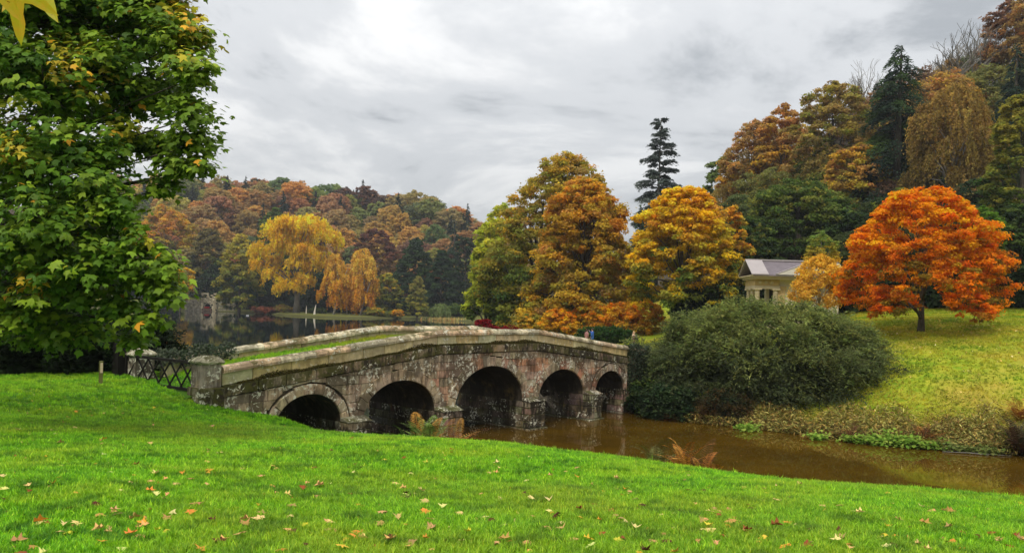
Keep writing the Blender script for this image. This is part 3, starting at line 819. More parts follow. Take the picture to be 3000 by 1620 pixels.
def broadleaf(seed, px, top, hw, Y, label, pal, palb=None, bottom=None, prof='round', nl=34, lobe=0.30, n=24000, leaf=0.30, trunk=0.4, cat='tree', name='broadleaf_tree', bark=None, group=None,
              fuzz=0.10, flat=0.62, droop=0.0, depth=0.9, lean=(0, 0), forks=12, twigs=0, shell=0.62, subk=9, mat=None, up=0.55, skew=0.0, wid=0.62, dpx=0):
    rs = np.random.RandomState(seed)
    a, _ = ray(px, 900); x = a * Y; g = gz(x, Y)
    H1 = hgt(px, top, Y) - g; H0 = max(0.05, (hgt(px, bottom, Y) - g) if bottom else H1 * 0.12)
    RX = hw / F * Y
    P, Nn, col, C, rad = crown_points(rs, H0, H1, RX, RX * depth, prof, nl, lobe, n, pal, palb, subk, fuzz, flat, leaf, up, droop, shell=shell, skew=skew)
    cm = leaves_me('crown', P, Nn, col, leaf, rs, mat, wid)
    tm = limbs_mesh(rs, trunk, H0, H1, C, lean, forks, 'trunk', bark or M_BARK, twigs=twigs)
    t = empty(name, (x, Y, g), 0, label, cat, group)
    link('trunk', tm, None, t); link('crown', cm, None, t)
    return t
def conifer_mesh(rs, H, Rr, pal, n=26000, leaf=0.35, levels=26, z0=0.06, droop=0.35, open_=0.0, irregular=0.2, tip=1.0, power=0.9):
    """whorls of drooping boughs carrying needle sprays; open_ leaves gaps"""
    nb = levels * 9
    t = (np.arange(nb) + rs.uniform(0, 1, nb)) / nb; t = t ** 1.1
    th = rs.uniform(0, 2 * np.pi, nb)
    L = Rr * (1.02 - t) ** power * rs.uniform(1 - irregular, 1 + irregular, nb)
    if open_ > 0: L = L * np.where(rs.rand(nb) < open_, rs.uniform(.15, .5, nb), 1)
    z = H * (z0 + (1 - z0) * t)
    w = L ** 1.6; w /= w.sum()
    k = rs.choice(nb, n, p=w); s_ = rs.uniform(0.12, 1, n) ** 0.62
    side = rs.normal(size=n) * 0.13 * L[k] * (0.35 + s_)
    dirx, diry = np.cos(th[k]), np.sin(th[k])
    rr = L[k] * s_
    P = np.c_[dirx * rr - diry * side, diry * rr + dirx * side, z[k] + L[k] * (0.25 * s_ - droop * s_ ** 2 * 1.4) - np.abs(side) * 0.35 + rs.normal(size=n) * 0.05 * Rr * 0.4 - rs.exponential(0.06, n) * L[k] * .8]
    Nn = np.c_[dirx * 0.35, diry * 0.35, np.full(n, 0.8)] + rs.normal(size=(n, 3)) * 0.3
    Td = np.c_[dirx - diry * np.sign(side) * 0.6, diry + dirx * np.sign(side) * 0.6, np.full(n, -0.45)]
    bc = pick(rs, pal, nb) * rs.uniform(0.75, 1.2, (nb, 1))
    col = bc[k] * rs.uniform(0.7, 1.3, (n, 1)) * (0.8 + 0.35 * s_[:, None])
    ang = []
    m = MB(); m.tube([(0, 0, -0.5), (0, 0, H * 0.5), (rs.uniform(-.2, .2), 0, H * 0.99)], [Rr * 0.085 + .08, Rr * 0.05 + .05, 0.03], 7)
    for i in range(0, nb, 3 if open_ == 0 else 1):
        l = L[i]; a_ = th[i]; q = [(0, 0, z[i]), (math.cos(a_) * l * .5, math.sin(a_) * l * .5, z[i] + l * (.125 - droop * .35)), (math.cos(a_) * l * .93, math.sin(a_) * l * .93, z[i] + l * (.23 - droop * 1.2))]
        m.tube(q, [0.012 * l + .02, 0.008 * l + .012, 0.008], 4)
    return P, Nn, Td, col, m
def conifer(seed, px, top, hw, Y, label, pal, n=22000, leaf=0.4, droop=0.35, open_=0.0, irregular=0.22, power=0.85, z0=0.04, bark=None, name='conifer_tree', levels=26, base=None, lean=0.0, group=None, wid=0.4):
    rs = np.random.RandomState(seed)
    a, _ = ray(px, base or 900); x = a * Y; g = gz(x, Y); H = hgt(px, top, Y) - g; Rr = hw / F * Y
    P, Nn, Td, col, m = conifer_mesh(rs, H, Rr, pal, n, leaf, levels, z0, droop, open_, irregular, power=power)
    P[:, 0] += lean * P[:, 2] / H
    m.V = [(v[0] + lean * v[2] / H, v[1], v[2]) for v in m.V]
    t = empty(name, (x, Y, g), 0, label, 'conifer', group)
    link('trunk', m.me('trunk', bark or M_BARK, True), None, t)
    link('crown', leaves_me('crown', P, Nn, col, leaf, rs, None, wid, unit(Td)), None, t)
    return t
def weeping(seed, px, top, hw, Y, label, pal, bottom, n=24000, leaf=0.28, nl=30, lobe=0.22, trunk=0.25, bark=None, strand=0.16, lean=(0, 0), prof='tall', depth=0.8, palb=None, name='weeping_tree', group=None, forks=12, twigs=0, shell=0.5, wid=0.5, lobes=None):
    """crown whose leaves hang in strands below every bough"""
    rs = np.random.RandomState(seed)
    a, _ = ray(px, 900); x = a * Y; g = gz(x, Y); H1 = hgt(px, top, Y) - g; H0 = max(0.1, hgt(px, bottom, Y) - g); RX = hw / F * Y
    CR = None
    if lobes:
        L3 = []
        for (a_, b_, r_) in lobes:
            for o_ in (-.9, .1, 1.0):
                p_ = at(a_, b_, Y); L3.append((p_.x - x + rs.uniform(-.2, .2) * r_ / F * Y, o_ * RX * depth * .55 * rs.uniform(.5, 1.2), p_.z - g, r_ / F * Y * (1 if abs(o_) < .5 else .85)))
        L3 = np.array(L3); CR = (L3[:, :3], L3[:, 3]); H0 = L3[:, 2].min() * .8
    P0, _n, c0, C, rad = crown_points(rs, H0 + (H1 - H0) * strand * .5, H1, RX, RX * depth, prof, nl, lobe, max(900, n // 16), pal, palb, 9, 0.08, 0.55, leaf, .5, 0, shell=shell, CR=CR)
    ns = len(P0); per = n // ns
    Ls = (H1 - H0) * strand * rs.uniform(0.25, 1.3, ns)
    s_ = rs.uniform(0, 1, (ns, per))
    ph = rs.uniform(0, 6.28, (ns, 1)); k = rs.uniform(.5, 1, (ns, 1))
    rad_dir = unit(np.c_[P0[:, :2], np.zeros(ns)])
    outx = rad_dir[:, None, :] * (np.sin(s_ * 2.2)[:, :, None]) * (Ls[:, None, None] * 0.22)
    P = P0[:, None, :] + outx + np.stack([np.sin(s_ * 5 + ph) * .10 * k, np.cos(s_ * 4 + ph) * .10 * k, -s_ * Ls[:, None]], -1) + rs.normal(size=(ns, per, 3)) * leaf * 0.28
    P = P.reshape(-1, 3); col = np.repeat(c0, per, 0) * rs.uniform(0.72, 1.28, (ns * per, 1))
    Nn = rs.normal(size=(len(P), 3)) * 0.7 + np.repeat(rad_dir, per, 0) * 0.8 + np.array([0, 0, .35])
    Td = np.tile(np.array([[0.0, 0.0, -1.0]]), (len(P), 1)) + rs.normal(size=(len(P), 3)) * 0.4
    kp = P[:, 2] > 0.15; P, Nn, Td, col = P[kp], Nn[kp], Td[kp], np.clip(col[kp], 0.002, .95)
    t = empty(name, (x, Y, g), 0, label, 'tree', group)
    link('trunk', limbs_mesh(rs, trunk, H0, H1, C, lean, forks, 'trunk', bark or M_BARKP, twigs=twigs), None, t)
    link('crown', leaves_me('crown', P, Nn, col, leaf, rs, None, wid, unit(Td)), None, t)
    return t
def bare_tree_mesh(rs, H, Rr, r0, depth=5, mat=None, spread=0.5):
    m = MB()
    def grow(p, d, L, r, lev):
        q = p + d * L; mid_ = p + d * L * .5 + Vector((rs.uniform(-1, 1), rs.uniform(-1, 1), rs.uniform(-.5, .5))) * L * .06
        m.tube([p, mid_, q], [r, r * .85, r * .7], 5 if lev < 2 else 3, cap=False)
        if lev >= depth: return
        for i in range(3 if lev < 3 else 2):
            dd = (d + Vector((rs.uniform(-1, 1), rs.uniform(-1, 1), rs.uniform(-.25, .75))) * spread).normalized()
            grow(q, dd, L * rs.uniform(.58, .84), r * .66, lev + 1)
        if lev > 0:
            dd = (d + Vector((rs.uniform(-1, 1), rs.uniform(-1, 1), rs.uniform(-.2, .5))) * spread * 1.2).normalized()
            grow(mid_, dd, L * .55, r * .4, min(depth, lev + 2))
    for k in range(3):
        grow(Vector((0, 0, -0.3)) if k == 0 else Vector((0, 0, H * rs.uniform(.12, .25))), Vector((rs.uniform(-.25, .25), rs.uniform(-.25, .25), 1)).normalized() if k == 0 else Vector((rs.uniform(-.7, .7), rs.uniform(-.7, .7), 1)).normalized(), H * 0.28, r0 * (1 if k == 0 else .6), 0)
    zmax = max(v[2] for v in m.V); k = H / zmax; rx = float(np.percentile([math.hypot(v[0], v[1]) for v in m.V], 88)); kr = Rr / rx
    m.V = [(v[0] * kr, v[1] * kr, v[2] * k) for v in m.V]
    return m
# colours of the leaves themselves
RUST = [(0.54, 0.25, 0.07), (0.62, 0.30, 0.075), (0.46, 0.23, 0.08), (0.56, 0.32, 0.10)]
BROWN = [(0.40, 0.26, 0.08), (0.45, 0.30, 0.085), (0.33, 0.21, 0.07)]
OLIVE = [(0.33, 0.32, 0.045), (0.24, 0.27, 0.04), (0.42, 0.37, 0.05)]
GREEN = [(0.09, 0.145, 0.025), (0.12, 0.18, 0.03), (0.065, 0.115, 0.025), (0.15, 0.20, 0.035)]
DARKG = [(0.04, 0.07, 0.025), (0.055, 0.09, 0.03), (0.03, 0.055, 0.025)]
CONI = [(0.04, 0.072, 0.042), (0.055, 0.09, 0.05), (0.03, 0.055, 0.035)]
GOLD = [(0.94, 0.54, 0.012), (0.95, 0.62, 0.02), (0.92, 0.46, 0.01), (0.94, 0.68, 0.04)]
AMBER = [(0.76, 0.32, 0.022), (0.80, 0.40, 0.03), (0.62, 0.26, 0.022)]
ORANGE = [(0.94, 0.24, 0.006), (0.95, 0.31, 0.008), (0.90, 0.17, 0.005), (0.95, 0.40, 0.015)]
LIME = [(0.58, 0.62, 0.05), (0.46, 0.54, 0.04), (0.70, 0.66, 0.06)]
OCHRE = [(0.66, 0.42, 0.035), (0.56, 0.38, 0.035), (0.74, 0.39, 0.03), (0.46, 0.36, 0.04)]
# ------------------------------------------------------------------ trees right of the lake
broadleaf(101, 1470, 600, 75, 122, 'pale lime green tree rising behind the left shoulder of the big copper beech', LIME, OLIVE, 860, 'round', 22, .34, 12000, .45, .35, twigs=2)
broadleaf(102, 1425, 700, 62, 104, 'yellow green tree at the lake edge left of the big copper beech', LIME + OLIVE[:1], GREEN + LIME[:1], 950, 'tall', 22, .34, 14000, .38, .3, droop=.6)
broadleaf(103, 1580, 446, 200, 100, 'tallest olive and rust beech with a stepped crown behind the bridge', OCHRE + BROWN[:1] + OLIVE, GREEN + OLIVE + OCHRE[:1], 985, 'dome', 84, .19, 72000, .34, .6, twigs=3, forks=26, flat=.62, shell=.45, skew=.30, fuzz=.16)
broadleaf(104, 1705, 518, 166, 91, 'wide orange brown beech standing in front of the taller olive beech', OCHRE + AMBER + RUST[1:2], OLIVE + OCHRE + BROWN[:1], 985, 'dome', 72, .20, 66000, .32, .5, twigs=3, forks=26, flat=.65, shell=.45, fuzz=.16)
conifer(105, 1868, 600, 62, 112, 'small dark conifer wedged between the beech and the golden maple', CONI + DARKG, 9000, .5)
conifer(106, 1925, 345, 68, 140, 'very tall gaunt grey green fir with gaps between its boughs', [(0.10, 0.125, 0.11), (0.13, 0.155, 0.13), (0.07, 0.09, 0.08)], 36000, .5, .14, .22, .35, .34, .12, M_BARKG, levels=20, base=700)
broadleaf(107, 1992, 545, 152, 78, 'domed golden maple glowing above the large grey green shrub', GOLD + AMBER[:1], GOLD[:2] + GREEN + OLIVE, 905, 'dome', 54, .22, 42000, .30, .35, shell=.62, flat=.6)
broadleaf(108, 2000, 548, 120, 84, 'rust topped maple directly behind the golden maple', AMBER + RUST[:2], OLIVE + OCHRE, 800, 'dome', 30, .26, 16000, .32, .35, fuzz=.16)
broadleaf(109, 2135, 600, 60, 86, 'narrow amber tree behind the right side of the golden maple', AMBER + OCHRE, OLIVE + OCHRE, 890, 'tall', 20, .34, 12000, .32, .25)
broadleaf(110, 2112, 455, 52, 150, 'pale green tree at the lower left end of the hillside wood', [(0.16, 0.22, 0.06), (0.20, 0.26, 0.06)], GREEN, 640, 'round', 16, .36, 8000, .5, .3)
broadleaf(111, 2195, 352, 92, 134, 'rust brown beech third from the left along the hillside skyline', RUST + BROWN, BROWN + OCHRE, 660, 'round', 34, .28, 20000, .42, .4, twigs=3, fuzz=.16, shell=.5)
broadleaf(112, 2275, 305, 85, 128, 'orange brown beech left of the great round brown beech on the skyline', RUST + OCHRE[:1], BROWN + OCHRE, 640, 'round', 34, .28, 20000, .42, .4, twigs=3, fuzz=.16, shell=.5)
broadleaf(113, 2425, 236, 122, 116, 'great round brown and green beech highest on the middle skyline', OCHRE[3:] + BROWN + OLIVE[:1], GREEN + OLIVE + BROWN, 640, 'round', 52, .25, 36000, .38, .5, twigs=3, shell=.55)
broadleaf(114, 2500, 420, 98, 108, 'rusty orange leaved tree below the great round beech', RUST + OCHRE, RUST[:1] + OLIVE, 700, 'round', 30, .28, 20000, .36, .35, fuzz=.14)
broadleaf(115, 2330, 528, 175, 96, 'broad dark green oak filling the slope above the temple', GREEN + OLIVE[:1], DARKG + GREEN, 870, 'dome', 60, .22, 44000, .34, .5, flat=.55)
broadleaf(116, 2485, 620, 120, 92, 'dark green tree between the temple and the orange maple', DARKG + GREEN[:1], DARKG, 900, 'dome', 34, .27, 22000, .34, .4)
broadleaf(117, 2190, 640, 95, 90, 'dark green tree immediately left of the temple roof', DARKG + GREEN + OLIVE[:1], DARKG, 905, 'dome', 36, .26, 22000, .34, .4)
conifer(118, 2622, 132, 150, 106, 'huge dark green fir with sagging boughs on the right hillside', CONI + GREEN[2:3], 56000, .42, .42, 0, .28, .62, levels=30, base=700)
def bare(seed, px, top, hw, Y, label, group='bare grey trees on the skyline'):
    rs = np.random.RandomState(seed); a, _ = ray(px, 500); x = a * Y; g = gz(x, Y); H = hgt(px, top, Y) - g
    m = bare_tree_mesh(rs, H, hw / F * Y * 1.45, .62, 6, spread=.7)
    t = empty('bare_tree', (x, Y, g), 0, label, 'tree', group)
    link('trunk', m.me('trunk', M_BARKG), None, t)
bare(119, 2740, 92, 135, 131, 'widest leafless grey tree spreading behind the tip of the huge fir')
bare(120, 2600, 150, 90, 134, 'leafless tree just left of the tip of the huge fir')
bare(121, 2850, 70, 110, 136, 'leafless tree rising behind the weeping birch at upper right')
bare(122, 2480, 300, 70, 130, 'smaller leafless tree between the round beech and the huge fir')
broadleaf(123, 2740, 215, 150, 122, 'copper brown beech under the bare trees on the upper slope', BROWN + RUST[:1] + OCHRE[:1], BROWN, 520, 'dome', 44, .25, 26000, .40, .4, twigs=3, fuzz=.16)
weeping(124, 2780, 235, 132, 97, 'tall tawny weeping birch with white branches on the right slope', [(0.42, 0.27, 0.055), (0.36, 0.22, 0.05), (0.30, 0.20, 0.05)], 600, 46000, .30, 40, .2, .32, strand=.17, palb=[(0.30, 0.21, 0.05), (0.24, 0.17, 0.045)], name='weeping_birch', forks=18, twigs=3)
broadleaf(125, 2930, 0, 85, 128, 'purplish brown beech at the very top right of the skyline', [(0.26, 0.13, 0.085), (0.31, 0.17, 0.09), (0.22, 0.11, 0.06)], BROWN + RUST, 330, 'round', 34, .27, 22000, .40, .4, twigs=3, fuzz=.2, shell=.5)
broadleaf(126, 3010, -40, 90, 122, 'brown beech cut by the right edge at the top of the slope', BROWN + RUST[:1], BROWN, 300, 'round', 26, .3, 14000, .42, .4, twigs=2, fuzz=.18)
conifer(127, 2965, 120, 95, 110, 'dark fir at the right edge of the upper slope', CONI, 22000, .42, .4, 0, .26, .8, base=600)
broadleaf(128, 2985, 265, 105, 74, 'olive and yellow leaved maple reaching in from the right edge', [(0.30, 0.27, 0.035), (0.20, 0.20, 0.03), (0.38, 0.32, 0.04)], GREEN + OLIVE, 640, 'tall', 44, .24, 32000, .27, .4, flat=.6)
broadleaf(129, 2975, 600, 130, 66, 'dark green bushy tree at the right edge behind the orange maple', DARKG + GREEN, DARKG, 905, 'dome', 44, .25, 30000, .26, .4)
broadleaf(130, 2868, 600, 62, 62, 'bright green young tree peeping out behind the orange maple', [(0.16, 0.30, 0.03), (0.11, 0.22, 0.025)], GREEN, 800, 'dome', 20, .34, 11000, .2, .15)
broadleaf(131, 2850, 520, 90, 90, 'dark undergrowth tree below the weeping birch', DARKG + BROWN[2:], DARKG, 820, 'dome', 26, .3, 14000, .3, .3)
broadleaf(132, 2640, 560, 110, 88, 'dark leafed tree directly behind the orange maple crown', DARKG + OLIVE[1:2], DARKG, 880, 'dome', 30, .28, 18000, .3, .3)
# the orange maple on the lawn
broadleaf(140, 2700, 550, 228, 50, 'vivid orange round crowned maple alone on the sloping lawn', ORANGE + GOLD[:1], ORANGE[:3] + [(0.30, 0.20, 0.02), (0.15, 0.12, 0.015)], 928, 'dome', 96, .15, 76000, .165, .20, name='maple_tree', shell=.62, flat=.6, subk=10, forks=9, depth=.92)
broadleaf(141, 2398, 745, 72, 62, 'small golden birch in front of the temple wall', [(0.86, 0.50, 0.05), (0.92, 0.56, 0.07), (0.75, 0.42, 0.04)], [(0.88, 0.54, 0.10), (0.75, 0.42, 0.05)], 895, 'tall', 34, .26, 17000, .15, .12, fuzz=.16, name='birch_tree', bark=M_BARKP, droop=.3)
broadleaf(142, 2400, 678, 46, 63.5, 'pale green topped birch rising out of the small golden birch', [(0.20, 0.30, 0.06), (0.28, 0.34, 0.06)], OCHRE, 790, 'tall', 16, .34, 5200, .15, .08, fuzz=.2, name='birch_tree', bark=M_BARKP)
# low planting on the far side of the bridge
for i, (px, top, hw, Y, lab) in enumerate([(1640, 905, 55, 84, 'leftmost orange azalea bush below the beech'), (1730, 880, 65, 86, 'azalea bush with ochre leaves behind the couple'), (1815, 885, 60, 85, 'bright orange azalea bush above the laurel hedge'), (1890, 880, 60, 83, 'flame orange azalea bush beside the large grey green shrub'), (1560, 915, 50, 88, 'low brown beech scrub at the foot of the copper beech')]):
    broadleaf(150 + i, px, top, hw, Y, lab, [ORANGE[0], AMBER[0], GOLD[0], OCHRE[0], (0.62, 0.22, 0.02)] if i not in (4,) else OCHRE + OLIVE, OCHRE + AMBER + OLIVE[:1], 985, 'dome', 20, .32, 9000, .22, .06, cat='bush', name='azalea_bush', group='autumn bushes beyond the bridge', fuzz=.16, subk=8, forks=6)
broadleaf(156, 1418, 935, 34, 66, 'small deep crimson maple bush at the water behind the parapet', [(0.22, 0.008, 0.012), (0.30, 0.012, 0.015), (0.15, 0.006, 0.01)], None, 985, 'dome', 14, .36, 5000, .13, .04, cat='bush', name='crimson_bush', forks=5)
broadleaf(157, 1490, 955, 50, 68, 'low crimson bush spreading along the bank behind the parapet', [(0.25, 0.01, 0.014), (0.16, 0.006, 0.01)], None, 995, 'dome', 14, .36, 5000, .13, .04, cat='bush', name='crimson_bush', forks=5)
# ------------------------------------------------------------------ far shore
weeping(201, 868, 630, 122, 256, 'blazing yellow tree with hanging sprays on the far shore', [(0.96, 0.60, 0.02), (0.96, 0.70, 0.04), (0.95, 0.52, 0.015)], 872, 52000, .60, 50, .19, .95, M_BARKG, .10, prof='vase', palb=[(0.94, 0.54, 0.02), (0.80, 0.54, 0.04), (0.95, 0.58, 0.02)], name='golden_tulip_tree', shell=.5, forks=16, lobes=[(865, 680, 48), (817, 676, 36), (918, 674, 44), (962, 700, 30), (849, 728, 46), (912, 738, 38), (772, 732, 32), (786, 770, 30), (809, 806, 30), (849, 832, 28), (889, 815, 26), (881, 775, 30), (873, 838, 20), (752, 738, 16), (820, 840, 18), (930, 770, 22), (895, 650, 28), (845, 648, 26)])
broadleaf(202, 700, 688, 62, 266, 'yellow green rounded tree left of the blazing yellow tree', [(0.52, 0.42, 0.05), (0.40, 0.36, 0.05)], GREEN + OLIVE, 905, 'tall', 34, .28, 18000, .7, .5)
broadleaf(203, 795, 608, 58, 292, 'fresh green tree behind the left side of the blazing yellow tree', [(0.13, 0.19, 0.035), (0.10, 0.15, 0.03)], GREEN, 860, 'tall', 28, .3, 14000, .8, .5)
weeping(204, 978, 738, 36, 250, 'slender golden birch with a leaning white trunk on the shore', [(0.85, 0.52, 0.07), (0.75, 0.44, 0.06)], 900, 14000, .5, 20, .26, .32, M_BARKP, .16, (4, 0), 'tall', name='shore_birch', forks=8, palb=AMBER + GOLD[:1])
weeping(205, 1056, 722, 44, 252, 'taller golden birch right of the leaning birch', [(0.88, 0.56, 0.09), (0.80, 0.48, 0.06)], 915, 18000, .5, 24, .26, .32, M_BARKP, .16, (5, 0), 'tall', name='shore_birch', forks=8, palb=[(0.6, 0.34, 0.05)] + AMBER)
weeping(206, 1018, 780, 30, 262, 'thin golden birch between the two larger shore birches', AMBER + GOLD[:1], 905, 9000, .5, 14, .3, .25, M_BARKP, .16, (-3, 0), 'tall', name='shore_birch', forks=6)
broadleaf(207, 1130, 800, 42, 266, 'olive brown tree right of the golden birches', OLIVE + OCHRE[:1], OLIVE + GREEN, 925, 'tall', 20, .32, 9000, .7, .35)
broadleaf(208, 1222, 808, 36, 254, 'small pale yellow green tree at the water in front of the dark yews', [(0.36, 0.31, 0.07), (0.28, 0.26, 0.06)], OLIVE + GREEN[:1], 925, 'cone', 22, .32, 10000, .55, .3)
broadleaf(209, 1212, 700, 92, 276, 'broad dark green cedar behind the small yellow green tree', DARKG + GREEN[2:3], DARKG, 925, 'broadcone', 44, .24, 26000, .8, .6, flat=.45)
broadleaf(210, 1290, 730, 62, 270, 'dark green yew with drooping skirt at the right of the far shore', DARKG + [(0.03, 0.075, 0.03)], DARKG, 920, 'broadcone', 34, .26, 20000, .75, .5, flat=.45)
conifer(211, 1325, 640, 52, 300, 'dark spire shaped conifer on the lower hill at right', CONI, 12000, .8, .4)
broadleaf(212, 1360, 690, 62, 285, 'dark brown tree wedged behind the lime tree by the lake', DARKG + [(0.09, 0.05, 0.035)], DARKG, 900, 'dome', 26, .3, 13000, .8, .5)
broadleaf(213, 1090, 670, 66, 304, 'dark maroon beech above the golden birches', [(0.17, 0.065, 0.045), (0.13, 0.055, 0.04), (0.20, 0.085, 0.05)], BROWN, 860, 'round', 30, .28, 15000, .8, .5)
broadleaf(214, 606, 668, 56, 292, 'brown green tree with a rounded head above the boathouse', [(0.24, 0.19, 0.055), (0.19, 0.16, 0.05)], OLIVE + DARKG, 895, 'tall', 34, .28, 18000, .8, .5)
broadleaf(215, 480, 598, 84, 300, 'orange topped beech beside the near tree on the far hill', RUST[1:2] + OCHRE + AMBER[2:], OLIVE + GREEN, 850, 'round', 36, .26, 20000, .8, .5)
broadleaf(216, 528, 775, 36, 268, 'small bright yellow tree at the shore left of the boathouse', GOLD[:2] + [(0.6, 0.4, 0.04)], OCHRE, 880, 'round', 16, .36, 8000, .55, .3)
broadleaf(217, 652, 760, 66, 290, 'dark tree in the gap above the boathouse', DARKG, DARKG, 912, 'dome', 26, .3, 14000, .8, .5)
broadleaf(218, 930, 760, 90, 286, 'dark green tree behind the blazing yellow tree', DARKG + GREEN[2:3], DARKG, 915, 'dome', 34, .28, 18000, .85, .5)
broadleaf(219, 1010, 800, 80, 284, 'dark undergrowth tree behind the shore birches', DARKG + OLIVE[1:2], DARKG, 915, 'dome', 26, .3, 14000, .85, .5)
broadleaf(220, 790, 780, 80, 286, 'dark leaved tree behind the trunks of the blazing yellow tree', DARKG, DARKG, 915, 'dome', 26, .3, 14000, .85, .5)
broadleaf(221, 1110, 850, 60, 280, 'low dark tree behind the olive tree at the shore', DARKG + OLIVE[1:2], DARKG, 925, 'dome', 22, .3, 9000, .85, .4)
broadleaf(222, 470, 800, 60, 276, 'dark tree at the far left shore behind the near foliage', DARKG + GREEN[:1], DARKG, 905, 'dome', 22, .3, 11000, .8, .4)
for i, (px, top, hw, Y, lab, pal) in enumerate([(778, 900, 36, 258, 'russet bush on the shore left of the yellow tree', [(0.30, 0.10, 0.05), (0.24, 0.09, 0.04)]), (830, 893, 30, 258, 'brown green bush left of the pale trunk on the shore', BROWN + OLIVE),
     (930, 905, 26, 262, 'low green bush right of the pale trunk on the shore', GREEN), (1095, 900, 28, 252, 'olive shore bush right of the birches', OLIVE + OCHRE[:1]), (1165, 908, 18, 252, 'small amber shore bush', AMBER + OCHRE), (1135, 912, 22, 254, 'dark low shore bush beside the amber bush', GREEN[2:] + OLIVE),
     (1335, 900, 40, 262, 'small green bush on the far lawn', GREEN), (1372, 872, 30, 300, 'brown round bush at the top of the far lawn', BROWN + OCHRE[3:]), (1350, 862, 26, 312, 'purple brown bush behind the far lawn', [(0.15, 0.07, 0.05)])]):
    broadleaf(240 + i, px, top, hw, Y, lab, pal, None, 925 if px < 1300 else 915, 'dome', 12, .36, 3600, .5, .08, cat='bush', name='shore_bush', group='bushes along the far shore', forks=4, subk=6)
weeping(250, 1292, 888, 24, 251, 'small pale green weeping willow at the far waterline', [(0.24, 0.30, 0.09), (0.19, 0.25, 0.07)], 932, 8000, .4, 12, .34, .12, M_BARK, .5, prof='dome', name='weeping_willow', forks=4)
# the wooded far hill: every tree its own object, crowns shared between alike trees
HR = np.random.RandomState(77)
kinds = {}
def hill_crown(seed, kind):
    rs = np.random.RandomState(seed)
    if kind == 'conifer':
        P, Nn, Td, col, m = conifer_mesh(rs, 18, 4.2, [(1, 1, 1), (.8, .8, .8)], 2600, 1.1, 18)
        me = leaves_me('crown', P, Nn, col, 1.1, rs, None, .45, unit(Td))
        return me, m.me('trunk', M_BARK)
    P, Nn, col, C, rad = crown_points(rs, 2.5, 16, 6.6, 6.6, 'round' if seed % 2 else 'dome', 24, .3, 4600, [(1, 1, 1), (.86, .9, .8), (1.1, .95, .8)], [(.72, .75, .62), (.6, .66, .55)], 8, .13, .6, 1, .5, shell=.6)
    return leaves_me('crown', P, Nn, col, .85, rs, None, .7), limbs_mesh(rs, .4, 2.5, 16, C, (0, 0), 8, 'trunk', M_BARK, 5)
HC_ = [hill_crown(300 + i, 'b') for i in range(7)]; HK = [hill_crown(320 + i, 'conifer') for i in range(2)]
PALN = [('rust brown', (0.54, 0.30, 0.12)), ('copper orange', (0.72, 0.40, 0.11)), ('tawny brown', (0.50, 0.35, 0.14)), ('olive green', (0.36, 0.36, 0.10)), ('purple brown', (0.36, 0.22, 0.14)), ('dull green', (0.20, 0.26, 0.09)), ('ochre', (0.66, 0.49, 0.13))]
PW = np.array([.17, .17, .20, .17, .07, .12, .10]); PW /= PW.sum()
def zone(px):
    return ('behind the near foliage' if px < 430 else 'above the boathouse' if px < 690 else 'above the blazing yellow tree' if px < 960 else 'above the golden birches' if px < 1120 else 'above the dark yews' if px < 1300 else 'near its right end' if px < 1500 else 'behind the beeches')
yy = 296.0; row = 0
while yy < 425:
    xx = -225 + (row % 2) * 5
    while xx < 60:
        x = xx + HR.uniform(-3, 3); y = yy + HR.uniform(-3, 3)
        z = gz(x, y); px, py = proj(x, y, z)
        xx += 10.2
        if px < 300 or px > 1560 or z < 0.5: continue
        if px > 1400 and HR.rand() < .4: continue
        con = HR.rand() < (0.10 if px < 1150 else 0.22)
        sc = HR.uniform(.8, 1.22) * (1.0 if y < 400 else 1.08)
        hi = 'on the crest of the far hill' if y > 392 else 'high on the far hill' if y > 355 else 'halfway up the far hill' if y > 322 else 'at the foot of the far hill'
        if con:
            cm, tm = HK[HR.randint(2)]; nm = 'dark green'; c = (0.035, 0.055, 0.035); kind, nme = 'conifer', 'hill_conifer'
        else:
            cm, tm = HC_[HR.randint(len(HC_))]; q = HR.choice(len(PALN), p=PW)
            if y < 318 and HR.rand() < .5: q = [3, 5, 2][HR.randint(3)]
            nm, c = PALN[q]; kind, nme = 'tree', 'hill_tree'
        c = tuple(k_ * HR.uniform(.85, 1.15) for k_ in c)
        w = 'conifer' if con else 'tree'
        sz = 'tall ' if sc > 1.1 else 'small ' if sc < .93 else ''
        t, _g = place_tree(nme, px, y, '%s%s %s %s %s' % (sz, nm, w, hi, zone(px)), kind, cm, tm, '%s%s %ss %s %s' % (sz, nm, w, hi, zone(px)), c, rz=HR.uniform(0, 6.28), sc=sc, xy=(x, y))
    yy += 9.5; row += 1
# skyline trees that stand out
def sky(seed, px, top, hw, Y, label, pal, n=9000, prof='round', name='skyline_tree'):
    broadleaf(seed, px, top, hw, Y, label, pal, None, top + hw * 1.7 + 30, prof, 26, .27, n, .95, .5, name=name, group='trees standing out on the far skyline', fuzz=.12, twigs=0, forks=8)
sky(401, 742, 524, 46, 402, 'dark rounded tree alone above the far skyline at left', [(0.075, 0.085, 0.05), (0.11, 0.11, 0.06)])
sky(402, 1000, 547, 46, 388, 'left beech of the dark clump on the far skyline', [(0.19, 0.095, 0.06), (0.14, 0.08, 0.055)])
sky(403, 1062, 543, 46, 388, 'tallest reddish beech of the dark clump on the far skyline', [(0.22, 0.10, 0.06), (0.16, 0.085, 0.055)])
sky(404, 1130, 572, 52, 386, 'rightmost brown beech of the dark clump on the far skyline', [(0.15, 0.095, 0.06), (0.13, 0.085, 0.055)])
sky(405, 1225, 608, 34, 384, 'dark green round tree on the skyline right of the beech clump', [(0.07, 0.09, 0.045), (0.09, 0.11, 0.05)])
